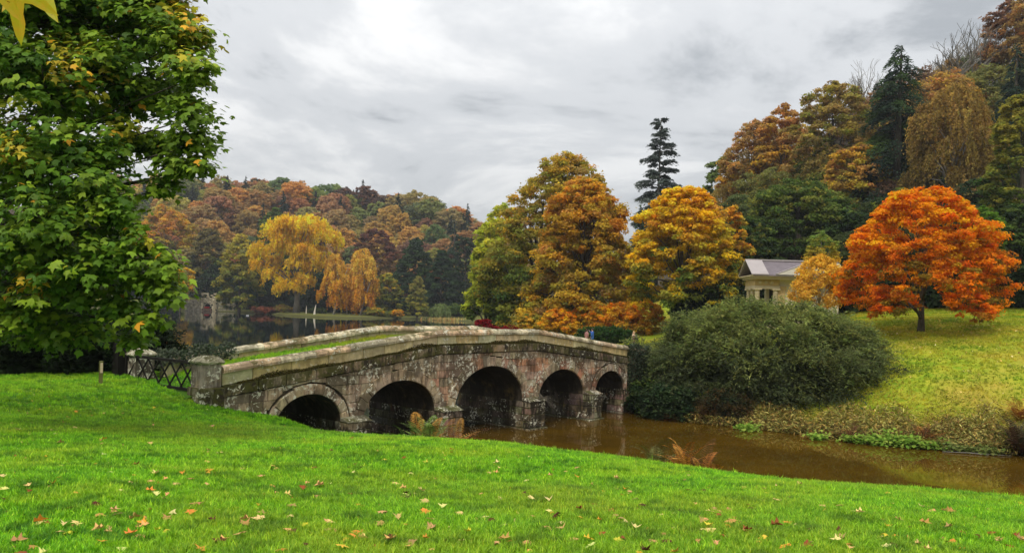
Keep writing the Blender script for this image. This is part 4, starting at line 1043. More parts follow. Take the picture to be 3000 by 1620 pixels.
sky(406, 1270, 612, 36, 380, 'pinkish brown tree on the skyline above the dark yews', [(0.26, 0.14, 0.08), (0.21, 0.12, 0.07)])
conifer(407, 1366, 596, 27, 360, 'dark pointed fir standing clear on the far skyline at right', CONI, 6000, 1.0, .35, base=740)
conifer(408, 815, 552, 10, 405, 'thin dark spruce tip on the far skyline', CONI, 1600, .9, .35, base=640)
conifer(409, 843, 545, 10, 405, 'second thin spruce tip on the far skyline, slightly taller', CONI, 1600, .9, .35, base=640)
conifer(410, 922, 556, 12, 400, 'pale spruce tip on the far skyline left of the beech clump', CONI + [(0.08, 0.1, 0.06)], 1600, .9, .35, base=640)
# hillside filling behind the named trees on the right
SC_ = []
for k in range(4):
    rs = np.random.RandomState(340 + k)
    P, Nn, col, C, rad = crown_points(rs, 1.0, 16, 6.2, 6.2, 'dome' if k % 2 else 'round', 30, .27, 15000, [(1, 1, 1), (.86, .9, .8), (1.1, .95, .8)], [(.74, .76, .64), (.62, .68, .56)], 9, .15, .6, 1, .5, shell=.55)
    SC_.append((leaves_me('crown', P, Nn, col, .42, rs, None, .6), limbs_mesh(rs, .35, 1.0, 16, C, (0, 0), 14, 'trunk', M_BARK, 5, twigs=2)))
SLOPE = [(2705, 185, 130, 'under the widest bare tree near the skyline'), (2770, 150, 133, 'under the right part of the widest bare tree'), (2845, 120, 134, 'in front of the bare tree above the weeping birch'), (2545, 262, 135, 'on the skyline between the round beech and the huge fir'), (2890, 175, 120, 'below the purplish beech near the top right'), (2240, 400, 140, 'behind the left end of the hillside wood'), (2330, 345, 138, 'between the orange brown beech and the round beech'), (2390, 420, 136, 'low behind the great round beech'), (2540, 330, 132, 'just right of the great round beech'), (2560, 430, 120, 'between the round beech and the huge fir'), (2480, 480, 122, 'under the round beech'),
    (2700, 300, 128, 'right of the tip of the huge fir'), (2690, 430, 112, 'between the huge fir and the weeping birch'), (2860, 250, 125, 'above the weeping birch'), (2900, 380, 112, 'right of the weeping birch'), (2960, 330, 116, 'near the right edge beside the dark fir'), (2600, 520, 104, 'low in front of the huge fir'), (2720, 560, 98, 'below the weeping birch at left'),
    (2560, 640, 96, 'behind the gap between temple and orange maple'), (2820, 620, 92, 'behind the right half of the orange maple'), (2260, 480, 118, 'above the broad dark green oak'), (2420, 520, 112, 'above the right half of the broad oak'), (2140, 520, 140, 'behind the narrow amber tree'), (2170, 560, 112, 'left of the broad dark green oak'), (3000, 470, 100, 'at the right edge behind the olive maple'), (2640, 700, 80, 'behind the trunk of the orange maple'), (2500, 760, 80, 'dark behind the golden birch'), (2900, 760, 76, 'behind the right skirt of the orange maple')]
for i, (px, top, y, where) in enumerate(SLOPE):
    a, _ = ray(px, 600); x = a * y; q = [4, 2, 5, 0, 3, 2, 6, 5][i % 8] if y > 100 else 5
    nm, c = PALN[q]; c = tuple(k_ * (.75 if y > 100 else .5) for k_ in c); cm, tm = SC_[i % 4]
    if y <= 100: nm = 'dark green'
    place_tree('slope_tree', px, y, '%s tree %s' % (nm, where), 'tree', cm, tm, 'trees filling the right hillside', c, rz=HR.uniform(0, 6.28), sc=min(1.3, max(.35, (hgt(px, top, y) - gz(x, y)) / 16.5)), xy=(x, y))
# ------------------------------------------------------------------ big grey green shrub on the river bank
def mound(seed, name, cx, cy, RX, RY, H, label, pal, n=60000, leaf=0.16, wid=0.26, nl=60, lobe=0.24, cat='shrub', group=None, spray=8, mat=None, palb=None, slen=0.75, zoff=0.0):
    rs = np.random.RandomState(seed); g = gz(cx, cy) + zoff
    ns = n // spray
    P0, N0, c0, C, rad = crown_points(rs, 0.0, H, RX, RY, 'dome', nl, lobe, ns, pal, palb, 9, .10, .7, leaf, .5, 0, shell=.72)
    ns = len(P0); k = np.linspace(0, 1, spray)[None, :, None]
    out = unit(np.c_[P0[:, 0] / RX, P0[:, 1] / RY, P0[:, 2] / H * .8] + rs.normal(size=(ns, 3)) * .55)
    side = unit(np.cross(out, rdir(rs, ns)))
    L = slen * rs.uniform(.5, 1.3, ns)[:, None, None]
    P = P0[:, None, :] + out[:, None, :] * L * k + side[:, None, :] * L * .35 * k ** 2 + np.array([0, 0, -1.0]) * (L * .5 * k ** 2)
    P = (P + rs.normal(size=P.shape) * leaf * .16).reshape(-1, 3)
    Td = np.repeat(out, spray, 0) + np.repeat(side, spray, 0) * rs.choice([-1, 1], ns * spray)[:, None] * .9 + np.array([0, 0, -.3])
    Nn = rs.normal(size=(len(P), 3)) * .5 + np.array([0, 0, .9])
    col = np.repeat(c0, spray, 0) * rs.uniform(.7, 1.35, (len(P), 1))
    gl = height(P[:, 0] + cx, P[:, 1] + cy) - g
    kp = P[:, 2] > gl - .1; P, Td, Nn, col = P[kp], Td[kp], Nn[kp], np.clip(col[kp], .002, .95)
    sz = np.full(len(P), leaf)
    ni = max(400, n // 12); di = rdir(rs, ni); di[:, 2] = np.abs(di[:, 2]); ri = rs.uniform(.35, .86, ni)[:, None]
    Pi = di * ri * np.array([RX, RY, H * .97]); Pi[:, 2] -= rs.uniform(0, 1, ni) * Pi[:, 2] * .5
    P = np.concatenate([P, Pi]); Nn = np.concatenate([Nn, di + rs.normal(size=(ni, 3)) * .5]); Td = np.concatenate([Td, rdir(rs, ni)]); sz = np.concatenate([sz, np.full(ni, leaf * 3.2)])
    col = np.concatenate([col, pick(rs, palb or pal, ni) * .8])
    t = empty(name, (cx, cy, g), 0, label, cat, group)
    link('foliage', leaves_me('foliage', P, Nn, col, sz, rs, mat, wid, unit(Td)), None, t)
    m = MB()
    for i in range(16):
        c = C[rs.randint(len(C))]; b = np.array([c[0] * .25, c[1] * .25, -.3]); m.tube([b, b * .5 + c * .5 + np.array([0, 0, .3]), c], [.07, .045, .012], 5)
    link('stems', m.me('stems', M_BARK, True), None, t)
    return t
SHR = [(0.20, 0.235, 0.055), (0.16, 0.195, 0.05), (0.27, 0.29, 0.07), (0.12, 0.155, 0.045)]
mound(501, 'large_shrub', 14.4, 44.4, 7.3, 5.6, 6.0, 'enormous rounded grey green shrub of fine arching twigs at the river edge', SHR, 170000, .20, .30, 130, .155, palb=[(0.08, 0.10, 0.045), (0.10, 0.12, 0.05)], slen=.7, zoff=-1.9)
mound(502, 'ivy_bush', 8.2, 42.0, 1.2, 1.3, 1.2, 'dark ivy covered bush smothering the right end of the bridge', DARKG + GREEN[2:], 15000, .13, .7, 24, .3, spray=5, slen=.4)
mound(503, 'bank_bush', 8.2, 40.6, 1.5, 1.1, 1.7, 'dark broad leaved bush hanging over the water beside the last arch', DARKG + [(0.05, 0.07, 0.03)], 12000, .13, .7, 20, .3, spray=5, slen=.4)
mound(509, 'ivy_bush', 7.25, 41.95, .95, .8, 1.6, 'dark ivy clump at the water against the foot of the last arch', DARKG + GREEN[2:], 7000, .13, .7, 16, .3, spray=5, slen=.35)
mound(504, 'bank_bush', 10.6, 39.3, 1.3, .8, 1.2, 'brownish bank bush between the last arch and the large shrub', [(0.12, 0.07, 0.025), (0.06, 0.06, 0.025), (0.03, .045, .02)], 9000, .13, .4, 16, .3, spray=5, slen=.4)
mound(505, 'laurel_hedge', 9.2, 76.0, 3.2, 1.2, 1.55, 'low dark green laurel hedge behind the walkers', GREEN[2:3] + [(0.035, 0.085, 0.02)], 9000, .22, .6, 30, .3, spray=4, slen=.3, cat='hedge')
for i, (x, y, lab) in enumerate([(20.5, 76.5, 'dark bush behind the temple columns'), (23.5, 77.5, 'dark bush behind the left end of the temple wall'), (17.5, 77, 'dark bush between the golden maple and the temple')]):
    mound(506 + i, 'evergreen_bush', x, y, 2.2, 1.6, 4.2, lab, DARKG, 7000, .28, .5, 26, .3, spray=4, slen=.5, cat='bush', group='dark bushes behind the temple')
for i, (px, y, lab) in enumerate([(2530, 70, 'dark woodland bush behind the left skirt of the orange maple'), (2660, 69, 'dark woodland bush behind the trunk of the orange maple'), (2790, 67, 'dark woodland bush behind the right half of the orange maple'), (2900, 66, 'dark woodland bush at the top edge of the lawn right of the orange maple'), (3010, 65, 'dark woodland bush at the top of the lawn cut by the right edge')]):
    a, _ = ray(px, 900)
    mound(620 + i, 'woodland_bush', a * y, y, 2.8, 1.6, 3.6, lab, DARKG, 8000, .26, .5, 26, .3, spray=4, slen=.5, cat='bush', group='dark woodland bushes along the top of the lawn')
# undergrowth under the big tree on the left
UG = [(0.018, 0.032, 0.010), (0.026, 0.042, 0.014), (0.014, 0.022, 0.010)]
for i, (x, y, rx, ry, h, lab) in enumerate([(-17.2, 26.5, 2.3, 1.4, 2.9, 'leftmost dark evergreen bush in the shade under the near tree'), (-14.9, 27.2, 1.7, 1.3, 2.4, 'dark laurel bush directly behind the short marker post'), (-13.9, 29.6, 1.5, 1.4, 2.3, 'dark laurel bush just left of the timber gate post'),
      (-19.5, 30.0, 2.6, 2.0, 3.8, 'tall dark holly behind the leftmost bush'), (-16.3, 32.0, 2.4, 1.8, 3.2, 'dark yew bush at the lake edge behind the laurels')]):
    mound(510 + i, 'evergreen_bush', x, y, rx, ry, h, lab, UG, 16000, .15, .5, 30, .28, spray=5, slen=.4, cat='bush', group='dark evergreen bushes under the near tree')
# ivy on the near end of the far parapet
def ivy(seed, name, u0, u1, w, ztop, depth, n, label, rzz=0.25):
    rs = np.random.RandomState(seed)
    u = rs.uniform(u0, u1, n) ; a = rs.uniform(0, 1, n)
    fall = depth * rs.uniform(0, 1, n) ** 1.2
    top = np.array([T(min(max(k, UL), UR)) for k in u])
    P = np.c_[u, np.full(n, w) + rs.normal(size=n) * rzz, top + ztop - fall + rs.normal(size=n) * .05 + .10 * np.sin(u * 5)]
    W_ = np.array([list(bw(p[0], p[1], p[2])) for p in P])
    Nn = rs.normal(size=(n, 3)) * .5 + np.array([-BN.x, -BN.y, .6])
    col = pick(rs, [(0.03, 0.05, 0.02), (0.05, 0.07, 0.03), (0.025, 0.04, 0.02), (0.09, .10, .06)], n) * rs.uniform(.7, 1.3, (n, 1))
    o = link(name, leaves_me(name, W_, Nn, col, .085, rs, M_GLOSS, .85)); return tag(o, label, 'ivy')
ivy(530, 'ivy', UL - .3, -9.9, 3.85, .14, .42, 4200, 'dark glossy ivy draped over the left end of the far parapet')
ivy(531, 'ivy', 10.7, UR + .2, 0.0, .10, 2.2, 7000, 'dark ivy hanging over the right end of the near parapet', .12)
# moss creeping up from the ledge of the mossy band
rs = np.random.RandomState(540); n = 15000
u = rs.uniform(UL + .5, 10.8, n); hh = 0.05 + 0.10 * np.clip(np.sin(u * 1.1) + .6 * np.sin(u * 2.9 + 1) + .3, 0, 2) * rs.uniform(.2, 1, n)
z = np.array([T(k) for k in u]) - .605 + rs.uniform(0, 1, n) * hh
P = np.array([list(bl(a, b, c)) for a, b, c in zip(u, -0.01 - rs.uniform(0, .06, n), z)])
Nn = rs.normal(size=(n, 3)) * .6 + np.array([0, -.5, .6])
mo = link('moss', leaves_me('moss', P, Nn, pick(rs, [(0.06, 0.052, 0.012), (0.10, 0.095, 0.018), (0.035, 0.028, 0.010), (0.14, .10, .03)], n), .05, rs, M_DRY, .7), None, bridge); mo['kind'] = 'stuff'
# small ferns rooted in the bridge joints
def fern_mesh(rs, nf=12, L=0.9, pal=((0.1, 0.2, 0.03),), spread=1.0, pn=20, wid=.17, up=1.0):
    Ps, Ts, Ns, Cs, Sz = [], [], [], [], []
    for i in range(nf):
        a = rs.uniform(0, 6.28); l = L * rs.uniform(.45, 1.25); t = np.linspace(.12, 1, pn); up = rs.uniform(.45, 1.15)
        d = np.array([math.cos(a), math.sin(a), 0]); sd = np.array([-math.sin(a), math.cos(a), 0])
        r = spread * l * rs.uniform(.5, 1.5) * (0.2 * t + .45 * t ** 2); zz = l * up * (t * 1.35 - .52 * t ** 2.4)
        mid_ = d[None] * r[:, None] + np.array([0, 0, 1.0])[None] * zz[:, None]
        tg = np.gradient(mid_, axis=0); tg = unit(tg)
        wd = wid * l * np.sin(np.pi * np.clip(t * .88 + .1, 0, 1)) ** .8
        c = np.array(pal[rs.randint(len(pal))]) * rs.uniform(.75, 1.25)
        for s_ in (-1, 1):
            q = unit(tg * .45 + sd[None] * s_)
            Ps.append(mid_ + q * wd[:, None] * .5); Ts.append(q); Ns.append(np.cross(tg, sd[None] * 1.0) * -1 + rs.normal(size=(pn, 3)) * .2); Cs.append(np.tile(c, (pn, 1)) * rs.uniform(.8, 1.2, (pn, 1))); Sz.append(wd)
        Ps.append(mid_); Ts.append(tg); Ns.append(np.tile(np.array([[-d[0], -d[1], .6]]), (pn, 1))); Cs.append(np.tile(c * .6, (pn, 1))); Sz.append(np.full(pn, l * 1.2 / pn))
    P, T_, N_, C_, Z_ = map(np.concatenate, (Ps, Ts, Ns, Cs, Sz))
    B_ = np.cross(unit(N_), T_); n = len(P); V = np.empty((n, 4, 3)); w = np.minimum(.013 * L, Z_ * .25)[:, None]
    V[:, 0] = P - T_ * Z_[:, None] * .5; V[:, 1] = P + B_ * w; V[:, 2] = P + T_ * Z_[:, None] * .5; V[:, 3] = P - B_ * w
    return mesh_np('fronds', V.reshape(-1, 3), np.arange(n * 4).reshape(n, 4), 4, np.clip(np.repeat(C_, 4, 0), .002, .95), mat=M_DRY)
FG = [(0.16, 0.24, 0.05), (0.12, 0.18, 0.04), (0.24, 0.26, 0.07)]; FO = [(0.42, 0.17, 0.03), (0.32, 0.12, 0.03), (0.5, 0.25, 0.05)]; FB = [(0.13, 0.055, 0.025), (0.2, 0.085, 0.03), (0.09, 0.045, 0.02)]
def fern(seed, px, Y, L, pal, label, nf=14, spread=1.0, group=None, z=None, name='fern'):
    rs = np.random.RandomState(seed); a, _ = ray(px, 1250); x = a * Y
    o = link(name, fern_mesh(rs, nf, L, pal, spread), None, None, (x, Y, (gz(x, Y) if z is None else z) - .02)); return tag(o, label, 'fern', group)
fern(551, 1225, 19.6, 1.05, FG + FG[2:] + FO[2:], 'tall green fern on the near bank in front of the second arch', 20, .7)
fern(552, 1262, 19.2, .95, FG + FO[2:], 'green and yellow fern beside the tall green fern on the near bank', 26, .9)
fern(553, 1305, 19.2, .85, FO + FG[2:], 'orange brown fern on the near bank below the pier', 52, 1.7)
fern(554, 1342, 18.6, .65, FO + FB[:1], 'rust coloured fern at the right of the near bank clump', 40, 1.7)
fern(555, 1195, 20.4, .7, FG + FB[:1], 'small olive fern at the left of the near bank clump', 10, 1.1)
fern(556, 1925, 15.4, .85, [(0.14, .15, .05), (.09, .10, .035)], 'olive arching fern above the lawn crest by the river', 12, 1.3)
fern(557, 2010, 15.1, .85, FO, 'bright orange fern behind the lawn crest by the river', 22, .9)
fern(558, 2060, 14.9, .7, FO + FB, 'brown and orange fern right of the bright orange one', 18, 1.1)
fern(559, 2100, 14.8, .6, FO, 'small orange fern at the right end of the lawn crest clump', 12, 1.0)
# ------------------------------------------------------------------ planting along the far river bank
fern(561, 2375, 35.4, .75, FO + FB + [(0.35, .22, .07)], 'rusty fern tussock low on the far bank below the large shrub', 34, 1.5)
fern(562, 2490, 34.9, 1.0, FB, 'dark red brown fern left of the bright green leaves', 40, 1.3)
fern(563, 2705, 33.9, 1.15, FB + FO[1:2], 'tallest dark brown fern above the bright green leaves', 44, 1.1)
fern(564, 2150, 37.4, .55, FB + FO[1:2], 'brown fern at the waterline below the middle of the large shrub', 26, 1.4)
fern(565, 2990, 32.6, 1.5, FB[2:] + [(0.05, .05, .025)], 'very dark fern clump cut by the right edge at the waterline', 60, 1.3)
fern(566, 2985, 34.5, 1.1, FO + [(0.5, .33, .05)], 'orange bracken behind the dark clump at the right edge', 40, 1.2)
fern(567, 1965, 39.6, .9, FB + [(0.16, .10, .03)], 'brown bracken at the water between the bank bushes', 40, 1.3)
def scatter_leaves(name, label, cat, pts, pal, size, seed, hgt_=.25, per=1, kind='stuff', wid=.6, mat=None, upn=.9):
    rs = np.random.RandomState(seed); n = len(pts); z = height(pts[:, 0], pts[:, 1]); h = rs.uniform(0, 1, n) ** 1.3 * hgt_
    P = np.c_[pts, np.maximum(z, -.02) + h + .02]
    Nn = rs.normal(size=(n, 3)) * .55 + np.array([0, 0, upn])
    o = link(name, leaves_me(name, P, Nn, pick(rs, pal, n) * rs.uniform(.6, 1.35, (n, 1)), size, rs, mat or M_DRY, wid)); tag(o, label, cat, kind=kind); return o
def along(pl, n, rs, w0, w1):
    pl = np.array(pl, float); seg = rs.randint(0, len(pl) - 1, n); t = rs.uniform(0, 1, n)[:, None]
    p = pl[seg] * (1 - t) + pl[seg + 1] * t; d = unit(pl[seg + 1] - pl[seg]); nn = np.c_[-d[:, 1], d[:, 0]]
    nn = np.where(nn[:, 1:] < 0, -nn, nn)
    return p + nn * (w0 + (w1 - w0) * (rs.uniform(0, 1, n) ** 1.6) * (1 + .45 * np.sin(p[:, 0] * 1.3) + .3 * np.sin(p[:, 0] * 3.1)))[:, None] + rs.normal(size=(n, 2)) * .16
bank = [(9.0, 39.6), (10.8, 38.5), (14.2, 36.1), (18, 33.8), (20.5, 32.9), (28, 30.4)]
rs = np.random.RandomState(570)
scatter_leaves('bank_undergrowth', 'tangled brown and green undergrowth along the far river bank', 'undergrowth', along(bank, 26000, rs, -.25, 2.0), [(0.34, .28, .07), (0.20, .20, .04), (0.42, .25, .06), (0.14, .07, .03), (0.55, .48, .14), (0.12, .15, .03)], .20, 571, .42, wid=.22)
scatter_leaves('bank_undergrowth', 'coarse grass and weeds between the river bank and the lawn', 'undergrowth', along(bank, 12000, rs, 1.2, 4.6), [(0.50, .42, .05), (0.28, .30, .04), (0.50, .34, .07), (0.14, .16, .03)], .15, 572, .14, wid=.2)
# bright green broad leaves by the water, each clump its own plant
CL = [(2395, 35.1, .35, 'small bright green clump left of the rusty fern'), (2500, 34.6, .4, 'bright green clump at the waterline in front of the dark red fern'), (2560, 34.3, .55, 'large lime green leafy clump at the waterline'), (2620, 34.1, .7, 'biggest lime green leafy clump at the waterline'), (2665, 33.8, .55, 'lime green clump below the tallest brown fern'),
      (2725, 33.5, .5, 'leafy green clump right of the tallest brown fern'), (2790, 33.2, .45, 'pale green waterside clump left of the floating twigs'), (2850, 32.9, .4, 'yellow green waterside clump near the right edge'), (2190, 37.0, .4, 'small lime green clump below the large shrub'), (2905, 32.7, .35, 'last green waterside clump before the dark fern')]
for i, (px, Y, r, lab) in enumerate(CL):
    rs = np.random.RandomState(580 + i); a, _ = ray(px, 1290); x = a * Y; n = int(260 * r / .5); g = max(0, gz(x, Y))
    q = rs.normal(size=(n, 3)) * np.array([r * .62, r * .5, r * .22]) + np.array([0, 0, r * .38]); q[:, 2] = np.abs(q[:, 2])
    o = link('waterside_plant', leaves_me('waterside_plant', q, rs.normal(size=(n, 3)) * .35 + np.array([0, -.25, 1]), pick(rs, [(0.26, .42, .05), (0.18, .34, .04), (0.38, .48, .08)] if i not in (6, 7, 9) else [(0.16, .22, .05), (0.28, .30, .08)], n) * rs.uniform(.7, 1.2, (n, 1)), .15, rs, M_LEAF, .95), None, None, (x, Y, g))
    tag(o, lab, 'plant', 'leafy green plants along the far waterline')

# ------------------------------------------------------------------ near tree with lobed leaves
LOB = np.array([(0, -.46), (.16, -.34), (.34, -.34), (.22, -.10), (.52, .06), (.36, .12), (.20, .14), (0, .54), (-.20, .14), (-.36, .12), (-.52, .06), (-.22, -.10), (-.34, -.34), (-.16, -.34)])
def lobed(P, Nn, Td, size, cols, rs, curl=.35, full=False):
    O = LOB if full else LOB[[0, 2, 4, 6, 7, 8, 10, 12]]
    m = len(O); n = len(P); Nn = unit(Nn); T_ = unit(Td - (Td * Nn).sum(1, keepdims=True) * Nn); B_ = np.cross(Nn, T_)
    sz = (size * rs.uniform(.6, 1.3, n))[:, None]
    V = np.empty((n, m + 1, 3)); V[:, m] = P
    ck = rs.uniform(.3, 1.3, n)[:, None] * curl
    for i, (x, y) in enumerate(O):
        x2 = x + rs.uniform(-.05, .05, n)[:, None]; y2 = y + rs.uniform(-.05, .05, n)[:, None]
        V[:, i] = P + B_ * sz * x2 + T_ * sz * y2 - Nn * sz * ck * (x2 ** 2 + y2 ** 2) * 1.4
    b = (np.arange(n) * (m + 1))[:, None, None]
    Fc = np.array([(m, i, (i + 1) % m) for i in range(m)])[None] + b
    return V.reshape(-1, 3), Fc.reshape(-1, 3), np.repeat(cols, m + 1, 0)
NT_L = [(120, 80, 190, 15), (300, 40, 170, 15.5), (450, 50, 130, 15), (525, 130, 95, 14.5), (556, 235, 82, 14), (565, 345, 76, 14), (560, 430, 74, 14.2), (525, 505, 58, 14.2), (580, 500, 40, 14), (470, 560, 42, 14.4), (455, 300, 100, 15.5), (390, 300, 80, 15), (448, 412, 36, 15), (392, 432, 30, 14.8), (470, 460, 34, 15),
    (300, 230, 150, 14.5), (150, 300, 160, 14), (30, 200, 150, 14), (350, 400, 62, 14.5), (300, 480, 85, 13.8), (200, 480, 150, 13.6), (50, 520, 170, 13.5), (300, 580, 100, 13.4), (350, 660, 100, 13.2), (430, 730, 72, 13), (470, 800, 58, 13), (478, 880, 50, 13), (440, 950, 48, 13.2), (460, 840, 70, 13.4),
    (330, 800, 130, 13.2), (170, 680, 160, 13), (30, 760, 160, 13), (180, 870, 140, 13.2), (340, 920, 90, 13.4), (60, 950, 110, 13.6), (230, 990, 80, 14), (390, 1010, 45, 13.5), (110, 1010, 80, 14.5),
    (-120, 100, 200, 15), (-150, 400, 220, 14.5), (-160, 700, 220, 14), (-140, 950, 160, 14), (100, -120, 200, 15.5), (350, -120, 180, 15.5), (560, -60, 90, 15), (0, 0, 150, 14), (200, 150, 170, 16.5), (420, 160, 130, 16.5), (500, 330, 90, 16.2), (250, 350, 160, 16.5), (250, 700, 200, 16), (120, 550, 200, 16.5), (350, 830, 130, 15.5), (100, 850, 200, 16), (-60, 250, 200, 17), (250, -260, 250, 16)]
rs = np.random.RandomState(600)
lc = np.array([list(at(a, b, y)) for a, b, r, y in NT_L]); lr = np.array([r / F * y for a, b, r, y in NT_L])
N_LEAF = 56000
w = lr ** 1.7; w[:15] *= 1.6; w[38:] *= .6; w /= w.sum()
# twig ends inside every lobe; leaves hang in rosettes round them
nsub = 3800
sk = rs.choice(len(lc), nsub, p=w); sd = rdir(rs, nsub); sd[:, 2] = np.where(sd[:, 2] < -.3, -sd[:, 2], sd[:, 2])
sc_ = lc[sk] + sd * lr[sk, None] * rs.uniform(.25, .98, (nsub, 1)) * np.array([1, 1.25, 1]); sr = rs.uniform(.15, .32, nsub)
k = rs.choice(nsub, N_LEAF, p=sr / sr.sum())
dl = rdir(rs, N_LEAF)
P = sc_[k] + dl * (sr[k] * rs.uniform(.3, 1.25, N_LEAF))[:, None] * np.array([1.1, 1.1, .6])
Nn = dl * .45 + sd[k] * .3 + np.array([-.05, -.35, .85]) + rs.normal(size=(N_LEAF, 3)) * .4
Td = dl + np.array([0, 0, -.9]) + rs.normal(size=(N_LEAF, 3)) * .5
base = pick(rs, [(0.08, 0.17, 0.010), (0.13, 0.24, 0.014), (0.055, 0.13, 0.010), (0.23, 0.33, 0.020)], nsub)
# a few branches have turned yellow; the outer leaves at the right have a sunlit yellow put into their colour
ppx = np.array([proj(*p)[0] for p in sc_]); ppy = np.array([proj(*p)[1] for p in sc_])
yel = np.zeros(nsub)
for (a, b, r) in ((215, 190, 60), (270, 240, 50), (150, 110, 30), (30, 420, 45), (20, 330, 40), (350, 385, 28), (100, 840, 28), (620, 260, 24), (540, 60, 55), (520, 20, 50), (560, 150, 40), (630, 520, 22), (450, 690, 30), (60, 470, 25)):
    yel = np.maximum(yel, np.clip(1.5 - np.hypot(ppx - a, ppy - b) / r, 0, 1))
yel *= (rs.rand(nsub) < .75)
fresh = np.clip((ppx - 330) / 300, 0, 1)[:, None] * .45
base = base * (1 - fresh) + np.array([0.26, 0.36, 0.03]) * fresh
ycol = pick(rs, [(0.62, 0.50, 0.03), (0.55, 0.52, 0.04), (0.75, 0.40, 0.03)], nsub)
ym = (yel[k, None] * (rs.rand(N_LEAF, 1) < .8))
col = base[k] * (1 - ym) + ycol[k] * ym
lone = rs.rand(N_LEAF) < .006; col[lone] = np.array([0.75, 0.36, 0.03])
col = np.clip(col * rs.uniform(.7, 1.3, (N_LEAF, 1)), .002, .95)
near_tree = empty('near_maple', (-13.6, 17.8, gz(-13.6, 17.8)), 0, 'tall near tree with large lobed green leaves filling the left side', 'tree')
_nt = np.array(near_tree.location)
# the leaves that show largest are parts of their own
pxy = np.array([proj(*p) for p in P]); vis = (pxy[:, 0] > 5) & (pxy[:, 0] < 680) & (pxy[:, 1] > 5) & (pxy[:, 1] < 1050)
score = np.where(vis, P[:, 1] - (col[:, 0] > .3) * 1.2, 99); order = np.argsort(score); big = order[:300]; rest = np.ones(N_LEAF, bool); rest[big] = False
V, Fc, C = lobed(P[rest] - _nt, Nn[rest], Td[rest], 0.135, col[rest], rs, .35)
fo = link('foliage', mesh_np('foliage', V, Fc, 3, C, mat=M_GLOSS), None, near_tree); fo['kind'] = 'stuff'
LV = []
for i in range(6):
    v, f_, c_ = lobed(np.zeros((1, 3)), np.array([[0, 0, 1.0]]), np.array([[0, 1.0, 0]]), 1.0, np.ones((1, 3)), rs, .25 + .2 * i, True)
    LV.append(mesh_np('leaf', v, f_, 3, c_, mat=M_GLOSS))
for i, q in enumerate(big):
    nn = Vector(Nn[q]).normalized(); tt = Vector(Td[q]); tt = (tt - nn * tt.dot(nn)).normalized(); bb = nn.cross(tt) * -1
    M = Matrix(((bb.x, tt.x, nn.x, P[q][0] - _nt[0]), (bb.y, tt.y, nn.y, P[q][1] - _nt[1]), (bb.z, tt.z, nn.z, P[q][2] - _nt[2]), (0, 0, 0, 1)))
    o = link('leaf', LV[i % 6], None, near_tree, None, col[q]); o.matrix_local = M @ Matrix.Scale(.155 * rs.uniform(.8, 1.2), 4)
m = MB()
tr = [(0, 0, -.4), (.1, 0, 2.5), (.3, -.2, 5), (.6, -.4, 8), (.9, -.6, 12)]
m.tube(tr, [.42, .34, .28, .22, .1], 10)
for i in range(len(lc)):
    c = lc[i] - _nt; zb = min(max(c[2] * .55, 1.2), 10); b = np.array([.05 * zb, -.03 * zb, zb]); m1 = b * .6 + c * .4 + np.array([0, 0, .5]); m2 = b * .2 + c * .8 + np.array([0, 0, .25])
    m.tube([b, m1, m2, c], [.05, .035, .02, .008], 6)
for j in range(260):
    c = sc_[j * 5] - _nt; q = lc[sk[j * 5]] - _nt; m.tube([q, (q + c) / 2 + rs.uniform(-.08, .08, 3), c], [.022, .014, .005], 4)
link('trunk', m.me('trunk', M_BARK, True), None, near_tree)
# twig hanging into the top left corner, close to the camera
t = empty('overhanging_twig', tuple(at(20, -160, 1.1)), 0, 'yellow green leaf tips hanging from a twig at the very top left corner', 'twig')
_o = np.array(t.location)
def bigleaf(cpx, cpy, Y, size, ang, tilt, colA, name='leaf'):
    # deep pointed lobes with a subdivided outline
    tips = [(-125, .30), (-62, .44), (0, .56), (62, .44), (125, .30)]
    out = []
    for i, (a, r) in enumerate(tips):
        a = R(a)
        def pt(da, rr_): return (math.sin(a + R(da)) * rr_, math.cos(a + R(da)) * rr_)
        out += [pt(-30, r * .30), pt(-15, r * .46), pt(-13, r * .62), pt(-7, r * .78), pt(0, r), pt(5, r * .84), pt(9, r * .66), pt(15, r * .48)]
    out += [(0.03, -.10), (-.03, -.10)]
    c = at(cpx, cpy, Y) - Vector(_o)
    M = Matrix.Translation(c) @ Matrix.Rotation(tilt, 4, 'X') @ Matrix.Rotation(R(90), 4, 'X') @ Matrix.Rotation(ang, 4, 'Z') @ Matrix.Scale(size, 4)
    Vv = [M @ Vector((x, y, -.35 * (x * x + y * y))) for x, y in out] + [M @ Vector((0, 0, .01))]
    n = len(out); me = bpy.data.meshes.new(name); me.from_pydata([tuple(v) for v in Vv], [], [(n, i, (i + 1) % n) for i in range(n)])
    me.materials.append(M_YL); return link(name, me, None, t)
M_YL, _t = newmat('turning_leaf'); N = NT(_t)
_g = N.n('ShaderNodeNewGeometry').outputs['Position']
_c1 = N.mix(N.ramp(N.noise(_g, 28, 4, .6), [(.38, 0.0), (.62, 1.0)]), (0.50, .50, .02), (0.72, .42, .03))
_c1 = N.mix(N.ramp(N.noise(_g, 110, 3, .5), [(.66, 0.0), (.70, 1.0)]), _c1, (0.22, .09, .02))
_p = N.n('ShaderNodeBsdfPrincipled', {'Base Color': _c1, 'Roughness': .5}); _tr = N.n('ShaderNodeBsdfTranslucent', {'Color': _c1})
N.out(N.n('ShaderNodeMixShader', {0: .5, 1: _p.outputs[0], 2: _tr.outputs[0]}).outputs[0])
bigleaf(45, -40, 1.05, .135, R(172), R(15), None); bigleaf(85, -75, 1.12, .15, R(215), R(-20), None); bigleaf(-30, -60, 1.0, .13, R(150), R(10), None)
